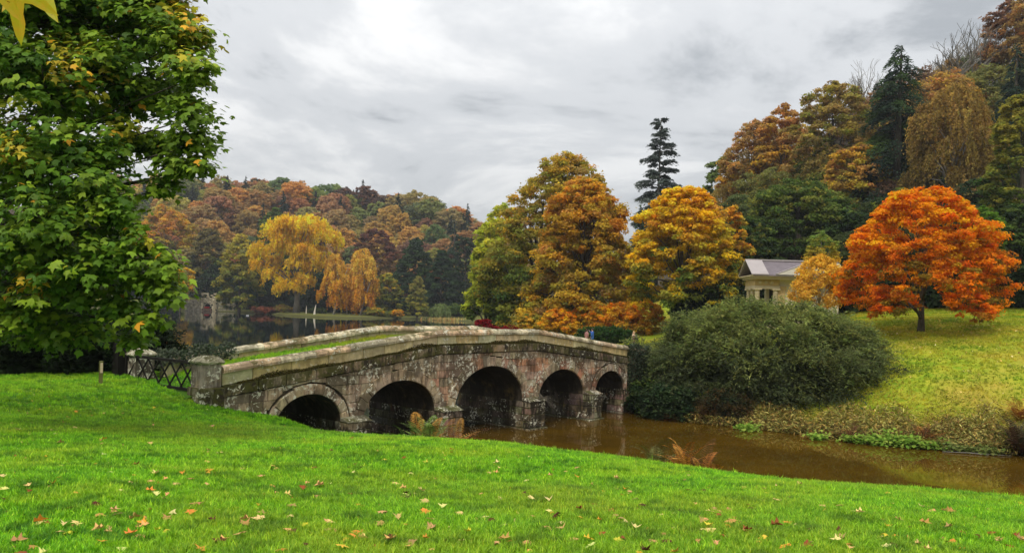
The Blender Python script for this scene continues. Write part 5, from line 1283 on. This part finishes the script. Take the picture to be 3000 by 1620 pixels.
m = MB(); m.tube([(-.3, .0, .12), (-.1, 0, .05), (0.0, 0, .02), (.04, 0, .035)], [.006, .004, .003, .001], 6); m.build('stem', M_BARK, t)
# ------------------------------------------------------------------ lawn grass
def mat_grass():
    m, t = newmat('grass_blade'); N = NT(t)
    g = N.n('ShaderNodeNewGeometry').outputs['Position']; oi = N.n('ShaderNodeObjectInfo').outputs['Random']
    a = N.n('ShaderNodeAttribute', attribute_name='col').outputs['Color']
    big = N.noise(g, .55, 4, .6); b2 = N.noise(g, 2.4, 3, .6)
    c = N.mix(N.ramp(oi, [(0.0, 0.0), (0.5, 0.35), (1.0, 1.0)]), (0.085, 0.31, 0.006), (0.40, 0.80, 0.02))
    c = N.mix(N.ramp(big, [(0.42, 0.0), (0.64, 0.8)]), c, (0.36, 0.54, 0.02))
    c = N.mix(N.ramp(b2, [(0.36, 0.75), (0.50, 0.0)]), c, (0.045, 0.17, 0.008))
    c = N.mix(N.ramp(N.noise(g, .16, 3, .55), [(0.52, 0.0), (0.70, 0.35)]), c, (0.26, .33, .03))
    c = N.mix(1.0, a, c, 'MULTIPLY')
    # the yellower turf of the far lawn beyond the river
    y = N.n('ShaderNodeSeparateXYZ', {0: g}).outputs[1]
    far = N.mix(N.ramp(N.noise(g, .35, 5, .65), [(.38, 0.0), (.62, 1.0)]), (0.21, 0.36, 0.012), (0.60, 0.52, 0.035))
    far = N.mix(1.0, far, N.mix(oi, (.6, .6, .6), (1.2, 1.2, 1.2)), 'MULTIPLY')
    c = N.mix(N.ramp(N.math('DIVIDE', y, 60.0), [(0.5, 0.0), (0.54, 1.0)]), c, far)
    p = N.n('ShaderNodeBsdfPrincipled', {'Base Color': c, 'Roughness': .55, 'Specular IOR Level': .3}); tr = N.n('ShaderNodeBsdfTranslucent', {'Color': c})
    N.out(N.n('ShaderNodeMixShader', {0: .4, 1: p.outputs[0], 2: tr.outputs[0]}).outputs[0])
    return m
M_GRASS = mat_grass()
tuft_col = bpy.data.collections.new('tufts')
for i in range(5):
    rs = np.random.RandomState(700 + i); Vv, Fc, Cc = [], [], []
    for b in range(16):
        a = rs.uniform(0, 6.28); r0 = abs(rs.normal()) * .028; x0, y0 = math.cos(a) * r0, math.sin(a) * r0; h = rs.uniform(.45, 1.0) * .075; la = rs.uniform(0, 6.28); ln = rs.uniform(.2, 1.1) * h
        wv = rs.uniform(.0022, .0042); ox, oy = -math.sin(la) * wv, math.cos(la) * wv; n0 = len(Vv); dr = rs.uniform(-.2, .35)
        Vv += [(x0 - ox, y0 - oy, -.01), (x0 + ox, y0 + oy, -.01), (x0 + math.cos(la) * ln * .4 + ox * .9, y0 + math.sin(la) * ln * .4 + oy * .9, h * .62), (x0 + math.cos(la) * ln * .4 - ox * .9, y0 + math.sin(la) * ln * .4 - oy * .9, h * .62), (x0 + math.cos(la) * ln, y0 + math.sin(la) * ln, h * (1 - dr * .5))]
        Fc += [[n0, n0 + 1, n0 + 2, n0 + 3], [n0 + 3, n0 + 2, n0 + 4]]
        cc = rs.uniform(.7, 1.3) * np.array([1, 1, 1]) * (np.array([1.7, 1.25, 2.2]) if rs.rand() < .10 else 1); Cc += [np.clip(cc, 0, 2)] * 5
    o = bpy.data.objects.new('tuft', mesh_np('tuft', np.array(Vv), Fc, None, np.array(Cc), mat=M_GRASS)); tuft_col.objects.link(o)
def make_field(name, pts, scl, label):
    rs = np.random.RandomState(710); n = len(pts)
    me = bpy.data.meshes.new(name); me.vertices.add(n); me.vertices.foreach_set('co', np.asarray(pts, np.float32).ravel())
    A = me.attributes.new('rot', 'FLOAT_VECTOR', 'POINT'); A.data.foreach_set('vector', np.c_[rs.normal(size=n) * .15, rs.normal(size=n) * .15, rs.uniform(0, 6.28, n)].astype(np.float32).ravel())
    B = me.attributes.new('scl', 'FLOAT', 'POINT'); B.data.foreach_set('value', scl.astype(np.float32)); me.update()
    o = link(name, me); tag(o, label, 'grass', kind='stuff')
    ng = bpy.data.node_groups.new(name, 'GeometryNodeTree'); ng.interface.new_socket('Geometry', in_out='INPUT', socket_type='NodeSocketGeometry'); ng.interface.new_socket('Geometry', in_out='OUTPUT', socket_type='NodeSocketGeometry')
    N_ = ng.nodes; gi = N_.new('NodeGroupInput'); go = N_.new('NodeGroupOutput')
    ip = N_.new('GeometryNodeInstanceOnPoints'); ci = N_.new('GeometryNodeCollectionInfo'); ci.inputs[0].default_value = tuft_col; ci.inputs[1].default_value = True; ci.inputs[2].default_value = True
    ra = N_.new('GeometryNodeInputNamedAttribute'); ra.data_type = 'FLOAT_VECTOR'; ra.inputs[0].default_value = 'rot'
    sa = N_.new('GeometryNodeInputNamedAttribute'); sa.data_type = 'FLOAT'; sa.inputs[0].default_value = 'scl'
    ip.inputs['Pick Instance'].default_value = True
    L_ = ng.links; L_.new(gi.outputs[0], ip.inputs['Points']); L_.new(ci.outputs[0], ip.inputs['Instance']); L_.new(ra.outputs[0], ip.inputs['Rotation']); L_.new(sa.outputs[0], ip.inputs['Scale']); L_.new(ip.outputs[0], go.inputs[0])
    md = o.modifiers.new('tufts', 'NODES'); md.node_group = ng
    return o
def field_pts(rs, n, y0, y1, xf, keep):
    y = np.sqrt(rs.uniform(y0 ** 2, y1 ** 2, n)); x = rs.uniform(-1, 1, n) * (y * .70 + 1.5) if xf is None else rs.uniform(xf[0], xf[1], n)
    d = sdist(x, y); k = keep(x, y, d); x, y, d = x[k], y[k], d[k]
    return np.c_[x, y, height(x, y, d)]
rs = np.random.RandomState(720)
def kn(x, y, d):
    u = (x - BO.x) * BD.x + (y - BO.y) * BD.y; w = (x - BO.x) * BN.x + (y - BO.y) * BN.y
    onb = (u > UL - .8) & (u < 14) & (w > -.1) & (w < 4.1)
    return (d > .15) & ~onb & (y < 33) & ((w < 0) | (x < -8))
A = field_pts(rs, 60000, 4.3, 9.5, None, kn); B = field_pts(rs, 70000, 9.0, 17, None, kn); C = field_pts(rs, 46000, 16, 31, (-24, 3), kn)
pts = np.concatenate([A, B, C]); scl = np.concatenate([rs.uniform(.55, 1.15, len(A)), rs.uniform(.7, 1.3, len(B)), rs.uniform(.9, 1.5, len(C))])
Lg = field_pts(rs, 9000, 9, 24, None, lambda x, y, d: kn(x, y, d) & (d > 2.2) & (d < 4.6)); Lg = Lg[rs.rand(len(Lg)) < .35]
pts = np.concatenate([pts, Lg]); scl = np.concatenate([scl, rs.uniform(1.1, 1.8, len(Lg))])
make_field('lawn_grass', pts, scl, 'bright green mown grass of the near lawn')
def kf(x, y, d): return (d > .8) & (y > 28) & (x > 9 + (y < 60) * 3)
D = field_pts(rs, 90000, 29, 75, (6, 48), kf)
make_field('far_lawn_grass', D, rs.uniform(.9, 2.0, len(D)), 'yellowing grass of the lawn beyond the river')
u = rs.uniform(UL - .5, 6, 7000); w = rs.uniform(.35, 3.62, 7000)
E_ = np.array([list(bw(a, b, DZ(a) + .02)) for a, b in zip(u, w)])
make_field('bridge_grass', E_, rs.uniform(.7, 1.5, len(E_)), 'strip of bright grass growing along the bridge deck')
# ------------------------------------------------------------------ fallen leaves
def leafform(seed, curl, fold):
    rs = np.random.RandomState(seed); n = len(LOB); Vv = []
    for (x, y) in LOB:
        x += rs.uniform(-.06, .06); y += rs.uniform(-.06, .06); Vv.append((x * (1 - fold * .4), y, curl * (x * x * 1.6 + y * y) + fold * abs(x) * .9 + rs.uniform(-.04, .04)))
    Vv.append((0, 0, 0)); Fc = [(n, i, (i + 1) % n) for i in range(n)]
    return mesh_np('fallen_leaf', np.array(Vv), np.array(Fc), 3, np.ones((n + 1, 3)) * rs.uniform(.85, 1.1, (n + 1, 1)), mat=M_DRY)
FORMS = [('flat', leafform(1, .08, .1)), ('flat', leafform(2, -.15, .05)), ('curled', leafform(3, .4, .3)), ('curled', leafform(4, -.7, .2)), ('folded', leafform(5, .1, .7)), ('folded', leafform(6, -.2, -.8))]
LCOL = [('tan', (0.70, .40, .15)), ('pale yellow', (0.82, .66, .24)), ('orange', (0.78, .30, .05)), ('dark brown', (0.10, .04, .02)), ('red brown', (0.30, .08, .03)), ('yellow', (0.72, .55, .06)), ('golden brown', (0.46, .27, .09))]
LW = np.array([.24, .20, .15, .12, .09, .06, .14])
rs = np.random.RandomState(730); placed = 0
cand = []
while len(cand) < 300:
    px = rs.uniform(-20, 3020); py = 1130 + 500 * rs.uniform(0, 1) ** .75
    if px > 1000 and py < 1265 + (px - 1000) * .1 + 12: continue
    if px < 1000 and py < 1135 + max(0, px - 450) * .26: continue
    # walk down the ray until it meets the lawn
    a, b = ray(px, py); Yv = np.arange(4, 27, .06); Z = ZC - b * Yv; g = height(a * Yv, Yv); hit = np.where(Z < g + .03)[0]
    if len(hit) == 0: continue
    Yh = Yv[hit[0]]; x = a * Yh
    cand.append((px, py, x, Yh, g[hit[0]]))
for (px, py, x, y, z) in cand:
    ci = rs.choice(len(LCOL), p=LW); fi = rs.randint(6); nm, c = LCOL[ci]; fm, me = FORMS[fi]
    c = tuple(k_ * rs.uniform(.85, 1.15) for k_ in c)
    s_ = rs.uniform(.06, .125) * (1.0 if y < 12 else 1.1)
    o = link('fallen_leaf', me, None, None, (x, y, z + .045 + rs.uniform(0, .02)), c); o.rotation_euler = (rs.normal() * .22 - .05, rs.normal() * .22, rs.uniform(0, 6.28)); o.scale = (s_, s_, s_)
    dist = 'at the bottom edge' if y < 6.8 else 'low on the lawn' if y < 8.5 else 'halfway up the lawn' if y < 11.5 else 'high on the lawn'
    wh = ('below the near tree' if px < 300 else 'below the lattice gate' if px < 600 else 'below the first arch' if px < 1000 else 'below the second arch' if px < 1320 else 'below the middle arch' if px < 1570 else 'below the last arches' if px < 1900 else 'below the large shrub' if px < 2450 else 'below the orange maple')
    zw = 'small' if s_ < .078 else 'large' if s_ > .105 else 'medium sized'
    tag(o, '%s %s %s leaf %s %s' % (zw, fm, nm, dist, wh), 'leaf', '%s %s %s leaves %s %s' % (zw, fm, nm, dist, wh))
n = 420; x = rs.uniform(-12, 9, n); y = 5 + 15 * rs.uniform(0, 1, n) ** 1.3; k = (sdist(x, y) > 3.6) & (np.abs(x) < y * .68); x, y = x[k], y[k]; n = len(x)
V, Fc, C = lobed(np.c_[x, y, height(x, y) + .05], rs.normal(size=(n, 3)) * .22 + np.array([0, 0, 1]), rdir(rs, n), .072, pick(rs, [c for _, c in LCOL], n) * rs.uniform(.8, 1.2, (n, 1)), rs, .9)
o = link('scattered_leaves', mesh_np('scattered_leaves', V, Fc, 3, C, mat=M_DRY)); tag(o, 'the many smaller fallen leaves scattered thinly through the near lawn', 'leaves', kind='stuff')
n = 700; x = rs.uniform(2, 26, n); y = rs.uniform(17, 40, n); dd = sdist(x, y); k = (dd < -.1) & (rs.rand(n) < np.exp((dd + .1) / 1.1) + .06); x, y = x[k], y[k]; n = len(x)
o = link('floating_leaves', leaves_me('floating_leaves', np.c_[x, y, np.full(n, .008)], rs.normal(size=(n, 3)) * .03 + np.array([0, 0, 1]), pick(rs, [(.30, .19, .05), (.2, .11, .03), (.36, .28, .08)], n), .08, rs, M_DRY, .8)); tag(o, 'small fallen leaves floating on the brown river', 'leaves', kind='stuff')
n = 5200
x = rs.uniform(13, 50, n); y = rs.uniform(33, 72, n); k = (np.exp(-((x - 28) ** 2 / 90 + (y - 51) ** 2 / 60)) + .16) > rs.rand(n); x, y = x[k], y[k]; d = sdist(x, y); x, y = x[d > 1.2], y[d > 1.2]
scatter_leaves('leaf_litter', 'pale fallen leaves speckling the lawn under the orange maple', 'leaves', np.c_[x, y], [(0.75, .62, .25), (0.7, .45, .12), (0.6, .28, .06), (0.8, .72, .42)], .11, 731, .02, wid=.8)
n = 1900; x = rs.uniform(-14, 9, n); y = rs.uniform(6, 22, n); d = sdist(x, y); k = d > 3.2; P_ = np.c_[x[k], y[k]]
z = height(P_[:, 0], P_[:, 1]); Pn = np.c_[P_, z + .03]
o = link('leaf_fragments', leaves_me('leaf_fragments', Pn, rs.normal(size=(len(Pn), 3)) * .4 + np.array([0, 0, 1]), pick(rs, [c for _, c in LCOL], len(Pn)), .06, rs, M_DRY, .7)); tag(o, 'small broken bits of fallen leaf in the near grass', 'leaves', kind='stuff')
# ------------------------------------------------------------------ temple behind the shrub
TY = 70.0
tx0 = at(2187, 808, TY).x; te = hgt(2200, 808, TY); tb = gz(23, TY) - .3
temple = empty('garden_temple', (tx0, TY, tb), R(-4), 'small stone garden temple with slate roof behind the large shrub', 'building')
M_TST = mat_plain('temple_stone', (0.50, 0.42, 0.27), .9, 1.6, .28, .2); M_TRN = mat_plain('temple_render', (0.60, 0.54, 0.38), .9, 1.2, .2, .2); M_TDK = mat_plain('temple_ochre_stone', (0.46, 0.33, 0.15), .9, 3, .35, .2)
M_SLT = mat_plain('roof_slate', (0.15, 0.125, 0.135), .75, 2.2, .4, .35); M_SLP = mat_plain('pale_coping_slab', (0.36, 0.32, 0.31), .7, 1.5, .15, .35)
E0 = te - tb
def tp(name, mat, *boxes, col=None):
    m = MB()
    for c, sz in boxes: m.box(c, sz)
    return m.build(name, mat, temple, col)
tp('stylobate', M_TST, ((3.9, 0.2, .25), (7.6, 5.4, .5)))
tp('wall', M_TRN, ((4.9, .75, .5 + (E0 - .75) / 2), (5.2, 4.3, E0 - .75 - .0)))
tp('portico_floor', M_TST, ((1.6, .2, .55), (3.4, 4.6, .12)))
tp('architrave', M_TST, ((1.40, -1.5, E0 - 1.02), (2.1, .5, .26)), ((.6, .4, E0 - 1.02), (.5, 3.3, .26)))
tp('frieze', M_TDK, ((1.40, -1.47, E0 - .62), (2.06, .44, .52)), ((.6, .4, E0 - .62), (.44, 3.3, .52)))
m = MB()
for k_ in range(3): m.tube([(.8 + k_ * .5, -1.70, E0 - .62), (.8 + k_ * .5, -1.735, E0 - .62)], [.14, .11], 10)
m.build('frieze_roundel', M_TST, temple)
tp('cornice', M_TST, ((3.8, -.05, E0 - .16), (7.6, 5.0, .10)), ((3.8, -.05, E0 - .28), (7.3, 4.7, .14)), ((3.8, -.05, E0 - .06), (7.8, 5.25, .09)))
tp('pilaster', M_TDK, ((2.66, -1.46, .5 + (E0 - 1.6) / 2), (.62, .2, E0 - 1.65)), ((2.66, -1.46, E0 - 1.05), (.76, .26, .34)))
def column(x, y):
    m = MB(); h = E0 - 1.15 - .6; prof = [(0, .30), (.1, .30), (.14, .25), (h * .5, .235), (h - .35, .205), (h - .30, .24), (h - .26, .205), (h - .14, .21), (h - .1, .30)]
    m.tube([(x, y, .6 + p_[0]) for p_ in prof], [p_[1] for p_ in prof], 16); c_ = m.build('column', M_TST, temple, smooth=True)
    m = MB(); m.box((x, y, .6 + h - .03), (.66, .66, .14)); m.build('capital', M_TST, c_)
column(.62, -1.5); column(2.15, -1.5); column(.62, 1.6); column(.62, .1)
m = MB(); m.box((2.27, .3, 2.6), (.06, 1.3, 3.2)); m.build('doorway', mat_plain('dark_opening', (.015, .013, .011), .9), temple)
rz_ = hgt(2235, 770, TY + 2.4) - tb
def prism(name, mat, x0, x1, y0, y1, z0, z1, ym, lift=0.0, xr=0.0):
    m = MB(); th = .09
    V_ = [(x0, y0, z0 + lift), (x1, y0, z0 + lift), (x1 - xr, ym, z1 + lift), (x0 + xr * 0, ym, z1 + lift), (x1, y1, z0 + lift), (x0, y1, z0 + lift)]
    V_ += [(a_, b_, c_ - th) for a_, b_, c_ in V_]
    m.add(V_, [(0, 1, 2, 3), (3, 2, 4, 5), (7, 6, 9, 8), (8, 9, 11, 10), (0, 6, 7, 1), (5, 4, 10, 11), (0, 3, 9, 6), (3, 5, 11, 9), (1, 7, 8, 2), (2, 8, 10, 4)]); return m.build(name, mat, temple)
rf = prism('roof', M_SLT, -.02, 7.8, -2.68, 2.55, E0, rz_, 0.0)
prism('raking_coping', M_SLP, -.16, 1.25, -2.74, 2.6, E0 - .02, rz_ + .02, 0.0, .10)
m = MB(); m.add([(1.9, -2.72, E0 + .05), (7.8, -2.72, E0 + .05), (7.8, -.35, rz_ - .04), (5.2, -.35, rz_ - .04)], [(0, 1, 2, 3)]); m.add([(1.9, -2.72, E0 - .03), (7.8, -2.72, E0 - .03), (5.2, -.35, rz_ - .16)], [(2, 1, 0)])
m.add([(1.9, -2.72, E0 + .05), (5.2, -.35, rz_ - .04), (5.2, -.35, rz_ - .16), (1.9, -2.72, E0 - .03)], [(0, 1, 2, 3)]); m.build('hip_slope', mat_plain('mossy_slate', (0.33, 0.30, 0.22), .7, 1.8, .45, .3), temple)
m = MB(); m.bar((-.1, 0, rz_ + .08), (7.8, 0, rz_ + .08), .22, .12); m.build('ridge_cap', M_SLP, temple)
m = MB(); m.bar((1.85, -2.73, E0 + .08), (5.2, -.38, rz_ + .0), .10, .07); m.build('hip_rib', M_SLP, temple)
# ------------------------------------------------------------------ far shore: grotto boathouse, stump, reeds
BY_ = 274.0; b0 = at(604, 912, BY_)
boat_h = empty('grotto_boathouse', (b0.x, BY_ + 1.5, 0), R(6), 'low rough stone boathouse with one small arch on the far shore', 'building')
rs = np.random.RandomState(740); M_RUB = mat_stone('rubble_stone', .4, .4, .2)
def rubble(name, x0, x1, z0, z1, y, dz, col, hole=None, ragged=.6):
    m = MB(); z = z0
    while z < z1:
        x = x0
        while x < x1:
            w = rs.uniform(.5, 1.1); cx, cz = x + w / 2, z + dz / 2; x += w
            if hole and abs(cx - hole[0]) < hole[1] and cz < hole[2]: continue
            if cz > z1 - ragged and rs.rand() < .45: continue
            m.box((cx, y + rs.uniform(-.12, .12), cz), (w * .96, 1.2, dz * .95 * rs.uniform(.8, 1.25)), Matrix.Rotation(rs.uniform(-.1, .1), 3, 'Y'), rs.uniform(.8, 1))
        z += dz
    return m.build(name, M_RUB, boat_h, col)
rubble('left_wing', -7.6, -2.0, -.3, 3.7, 0, .6, (.50, .46, .37)); rubble('right_wing', 2.6, 8.6, -.3, 3.4, .2, .6, (.36, .35, .24)); rubble('centre_bay', -2.1, 2.5, -.3, 6.1, -.4, .55, (.72, .64, .45), (.2, 1.15, 2.9), 1.2)
m = MB(); m.tube([(.2 - 1.15 * math.cos(a_), -1.06, 1.6 + 1.15 * math.sin(a_)) for a_ in np.linspace(0, math.pi, 10)], .22, 6); m.build('arch_ring', M_RUB, boat_h, (.5, .46, .36))
m = MB(); m.box((.2, 1.6, 1.4), (3, .3, 3.6)); m.build('inner_wall', mat_plain('black_recess', (.01, .01, .01), .9), boat_h)
m = MB(); m.box((.1, -1.3, .55), (3.1, 1.6, .9), taper=.95); m.build('landing_stage', M_RUB, boat_h, (.20, .12, .09))
m = MB(); hull = [(-1.0, .0), (-.7, -.35), (0, -.48), (.8, -.35), (1.1, 0), (.8, .35), (0, .48), (-.7, .35)]
Vb = [(x * .8, y * .6, 0.0) for x, y in hull] + [(x, y, .5) for x, y in hull]; m.add(Vb, [tuple(range(8))[::-1]] + [(i, (i + 1) % 8, 8 + (i + 1) % 8, 8 + i) for i in range(8)])
rb = m.build('rowing_boat', mat_plain('red_paint', (.55, .02, .03), .5)); rb.location = (b0.x - .2, BY_ + .8, 1.05); tag(rb, 'tiny red boat inside the arch of the far boathouse', 'boat')
for i, (px, py, Y, h, r, ln, lab) in enumerate([(921, 924, 244, 3.0, .26, .25, 'pale bare leaning stump on the far lawn'), (897, 921, 250, 2.6, .16, 0, 'thin grey post left of the pale stump'), (792, 916, 258, 1.6, .16, 0, 'short white post at the far water edge')]):
    p0 = at(px, py, Y); m = MB(); m.tube([(0, 0, -.3), (ln * .2, 0, h * .3), (ln, 0, h * .75), (ln * 1.6, 0, h)], [r * 1.35, r, r * .6, r * .15], 7)
    o = m.build('tree_stump' if i == 0 else 'post', mat_plain('bleached_wood_%d' % i, (.62, .56, .44), .8)); o.location = (p0.x, Y, max(.1, gz(p0.x, Y))); tag(o, lab, 'stump' if i == 0 else 'post')
n = 420; x = rs.normal(-20, 3.2, n); y = rs.uniform(246, 250, n); P_ = np.c_[x, y, rs.uniform(0, .6, n)]
o = link('reeds', leaves_me('reeds', P_, rs.normal(size=(n, 3)) * .3 + np.array([0, -1, 0]), pick(rs, [(.55, .28, .09), (.5, .42, .14), (.25, .28, .09)], n), 1.0, rs, M_DRY, .16, np.tile(np.array([[0, 0, 1.0]]), (n, 1)) + rs.normal(size=(n, 3)) * .12)); tag(o, 'orange and straw reeds in the shallows at the right of the far shore', 'reeds', kind='stuff')
# ------------------------------------------------------------------ walkers beyond the bridge
def skin_body(name, verts, edges, radii, mat, parent, sub=1, root=0):
    me = bpy.data.meshes.new(name); me.from_pydata(verts, edges, []); me.materials.append(mat)
    o = link(name, me, None, parent); md = o.modifiers.new('skin', 'SKIN'); sl = me.skin_vertices[0].data
    for i, r in enumerate(radii): sl[i].radius = (r, r)
    sl[root].use_root = True
    sb = o.modifiers.new('sub', 'SUBSURF'); sb.levels = sub; sb.render_levels = sub
    return o
def loft(name, rings, mat, parent, n=14):
    m = MB(); Vv = []
    for (z, rx, ry, cx, cy) in rings:
        for k in range(n):
            a = 2 * math.pi * k / n; w = 1 + .05 * math.sin(a * 5 + z * 9); Vv.append((cx + math.cos(a) * rx * w, cy + math.sin(a) * ry * w, z))
    Fc = []
    for i in range(len(rings) - 1):
        for k in range(n): Fc.append((i * n + k, i * n + (k + 1) % n, (i + 1) * n + (k + 1) % n, (i + 1) * n + k))
    Fc.append(tuple(range(n))[::-1]); Fc.append(tuple((len(rings) - 1) * n + k for k in range(n))); m.add(Vv, Fc); return m.build(name, mat, parent, smooth=True)
M_SKIN = mat_plain('skin', (0.55, 0.34, 0.25), .6, 20, .05)
def person(px, Y, rz, h, label, coat, legs, hair, skirt=False, arm_up=False, coat_len=.42, group='walkers beyond the bridge'):
    a, _ = ray(px, 1000); x = a * Y; g = gz(x, Y)
    t = empty('person', (x, Y, g), rz, label, 'person', group); t.scale = (h / 1.75,) * 3
    V_ = [(0, 0, .95), (0, 0, 1.15), (0, .0, 1.38), (0, .0, 1.50), (0, .015, 1.60), (0, .015, 1.70)]
    E_ = [(0, 1), (1, 2), (2, 3), (3, 4), (4, 5)]; Rr_ = [.13, .12, .14, .055, .085, .07]
    def chain(start, pts, rr):
        p = start
        for q, r in zip(pts, rr): V_.append(q); Rr_.append(r); E_.append((p, len(V_) - 1)); p = len(V_) - 1
        return p
    chain(0, [(-.1, 0, .86), (-.10, .10, .48), (-.10, .04, .08), (-.10, .17, .04)], [.085, .06, .042, .035])
    chain(0, [(.1, 0, .86), (.10, -.04, .48), (.10, -.16, .08), (.10, -.04, .04)], [.085, .06, .042, .035])
    for sx in (-1, 1):
        if arm_up and sx == 1: pts = [(.19, .02, 1.42), (.28, .16, 1.30), (.20, .34, 1.50)]; hd = Vector((-.1, .4, .8))
        else: pts = [(sx * .19, 0, 1.42), (sx * .25, -.03, 1.16), (sx * .24, .12, .96)]; hd = Vector((0, .4, -.9))
        w = chain(2, pts, [.06, .045, .03]); hd.normalize(); o_ = Vector(pts[-1])
        for f_ in range(5):
            off = Vector(((f_ - 2) * .018, 0, 0)) + hd * (.05 if f_ else .01); q1 = o_ + off + hd * .03; q2 = q1 + hd * (.035 if f_ in (0, 4) else .05) + Vector((0, .012, 0))
            chain(w, [tuple(q1), tuple(q2)], [.010, .008])
    skin_body('body', V_, E_, Rr_, M_SKIN, t)
    mc = mat_plain('coat_cloth', coat, .85, 14, .25); ml = mat_plain('leg_cloth', legs, .85, 14, .25); mh = mat_plain('hair', hair, .7, 30, .3)
    bot = .95 - coat_len
    loft('coat', [(bot, .22, .17, 0, 0), (.9, .19, .14, 0, 0), (1.1, .17, .13, 0, 0), (1.35, .21, .14, 0, 0), (1.46, .17, .11, 0, 0), (1.51, .075, .075, 0, .0)], mc, t)
    m = MB()
    for sx in (-1, 1):
        if arm_up and sx == 1: m.tube([(.16, 0, 1.42), (.21, .03, 1.40), (.29, .16, 1.30), (.21, .31, 1.47)], [.085, .08, .065, .05], 8)
        else: m.tube([(sx * .15, 0, 1.43), (sx * .20, 0, 1.38), (sx * .26, -.03, 1.16), (sx * .245, .09, 1.0)], [.085, .08, .065, .05], 8)
    m.build('sleeves', mc, t, smooth=True)
    if skirt: loft('skirt', [(.12, .30, .26, 0, .05), (.5, .24, .20, 0, .02), (.9, .17, .13, 0, 0)], ml, t)
    else:
        m = MB(); m.tube([(-.09, 0, .95), (-.1, .10, .48), (-.1, .04, .08)], [.115, .085, .065], 10); m.tube([(.09, 0, .95), (.1, -.04, .48), (.1, -.16, .08)], [.115, .085, .065], 10); m.build('trousers', ml, t, smooth=True)
    m = MB(); ms = mat_plain('shoe', (.03, .025, .02), .6)
    for (sx, y0) in ((-.1, .08), (.1, -.10)): m.box((sx, y0, .045), (.10, .27, .09), taper=.8)
    m.build('shoes', ms, t)
    loft('hair', [(1.56, .085, .06, 0, -.045), (1.64, .10, .085, 0, -.025), (1.71, .098, .10, 0, -.005), (1.77, .07, .075, 0, 0), (1.80, .02, .02, 0, 0)], mh, t, 12)
    m = MB()
    for sx in (-1, 1): m.box((sx * .032, .098, 1.665), (.018, .01, .012))
    m.box((0, .088, 1.60), (.04, .012, .008)); m.build('eyes_and_mouth', ms, t)
    m = MB(); m.tube([(0, .085, 1.66), (0, .115, 1.63)], [.008, .016], 6); m.build('nose', M_SKIN, t)
    return t
pA = person(1718, 72, R(-60), 1.66, 'walker in a dusty pink jacket and dark trousers left of the pair', (.30, .14, .13), (.03, .025, .03), (.06, .035, .02), coat_len=.25)
pB = person(1735, 72, R(70), 1.72, 'walker in a bright blue jacket and jeans with one arm raised', (.03, .11, .42), (.08, .13, .24), (.04, .03, .025), arm_up=True, coat_len=.18)
pC = person(1856, 66, R(80), 1.74, 'woman in a long brown coat and pale aqua skirt on the path', (.10, .055, .05), (.35, .66, .58), (.42, .26, .15), skirt=True, coat_len=.40)
loft('scarf', [(1.40, .20, .15, 0, 0), (1.47, .17, .14, 0, 0), (1.55, .11, .11, 0, 0)], mat_plain('cream_scarf', (.58, .42, .28), .9), pC)
m = MB(); rr_ = [(-.0, .06, .05), (.06, .15, .10), (.28, .16, .12), (.42, .13, .09), (.47, .05, .04)]
Vv = []; n = 12
for (z, rx, ry) in rr_:
    for k in range(n):
        a_ = 2 * math.pi * k / n; Vv.append((math.cos(a_) * rx, math.sin(a_) * ry, z))
m.add(Vv, [(i * n + k, i * n + (k + 1) % n, (i + 1) * n + (k + 1) % n, (i + 1) * n + k) for i in range(4) for k in range(n)] + [tuple(range(n))[::-1], tuple(4 * n + k for k in range(n))])
bp = m.build('backpack', mat_plain('dark_canvas', (.025, .03, .025), .8), smooth=True)
bp.rotation_euler = (0, 0, R(80)); _bd = Matrix.Rotation(R(80), 3, 'Z') @ Vector((0, -.23, 0)); bp.location = pC.location + _bd + Vector((0, 0, .98)); tag(bp, 'dark backpack worn by the woman in the brown coat', 'backpack')
# driftwood on the pier and twigs in the water
m = MB(); b_ = bw(3.0, -.5, 1.35)
for k in range(7):
    a_ = R(-25 + k * 9); e_ = Vector((math.cos(a_) * .5, -.25 + .05 * k, -.55 + .11 * k)) * rnd.uniform(.8, 1.4); m.tube([b_ - e_ * .35, b_ + e_ * .4 + Vector((0, 0, .08)), b_ + e_], [.022, .016, .006], 5)
o = m.build('driftwood', M_BARK); tag(o, 'tangle of dead twigs caught on the pier right of the middle arch', 'driftwood')
p0 = at(2860, 1318, 32.6); m = MB(); m.tube([(p0.x - 1.3, p0.y + .15, .03), (p0.x - .3, p0.y - .05, .05), (p0.x + 1.2, p0.y - .35, .03)], [.015, .02, .008], 6); m.tube([(p0.x - .4, p0.y, .05), (p0.x + .3, p0.y - .35, .03)], [.02, .008], 5)
o = m.build('floating_branch', M_BARKG); tag(o, 'thin branch floating along the far waterline near the right edge', 'branch')
for (px, py, Y0, lab) in ((723, 925, 0, 'left of two white birds far out on the lake'), (727, 925, 0, 'right of two white birds far out on the lake')):
    a, b = ray(px, py); Yb = ZC / b; m = MB(); m.tube([(-.35, 0, .12), (-.1, 0, .22), (.2, 0, .2), (.35, 0, .4), (.45, 0, .42)], [.05, .2, .18, .06, .03], 8); o = m.build('white_bird', mat_plain('white_feathers', (.8, .8, .78), .8)); o.location = (a * Yb, Yb, 0); o.scale = (.5, .5, .5); tag(o, lab, 'bird')
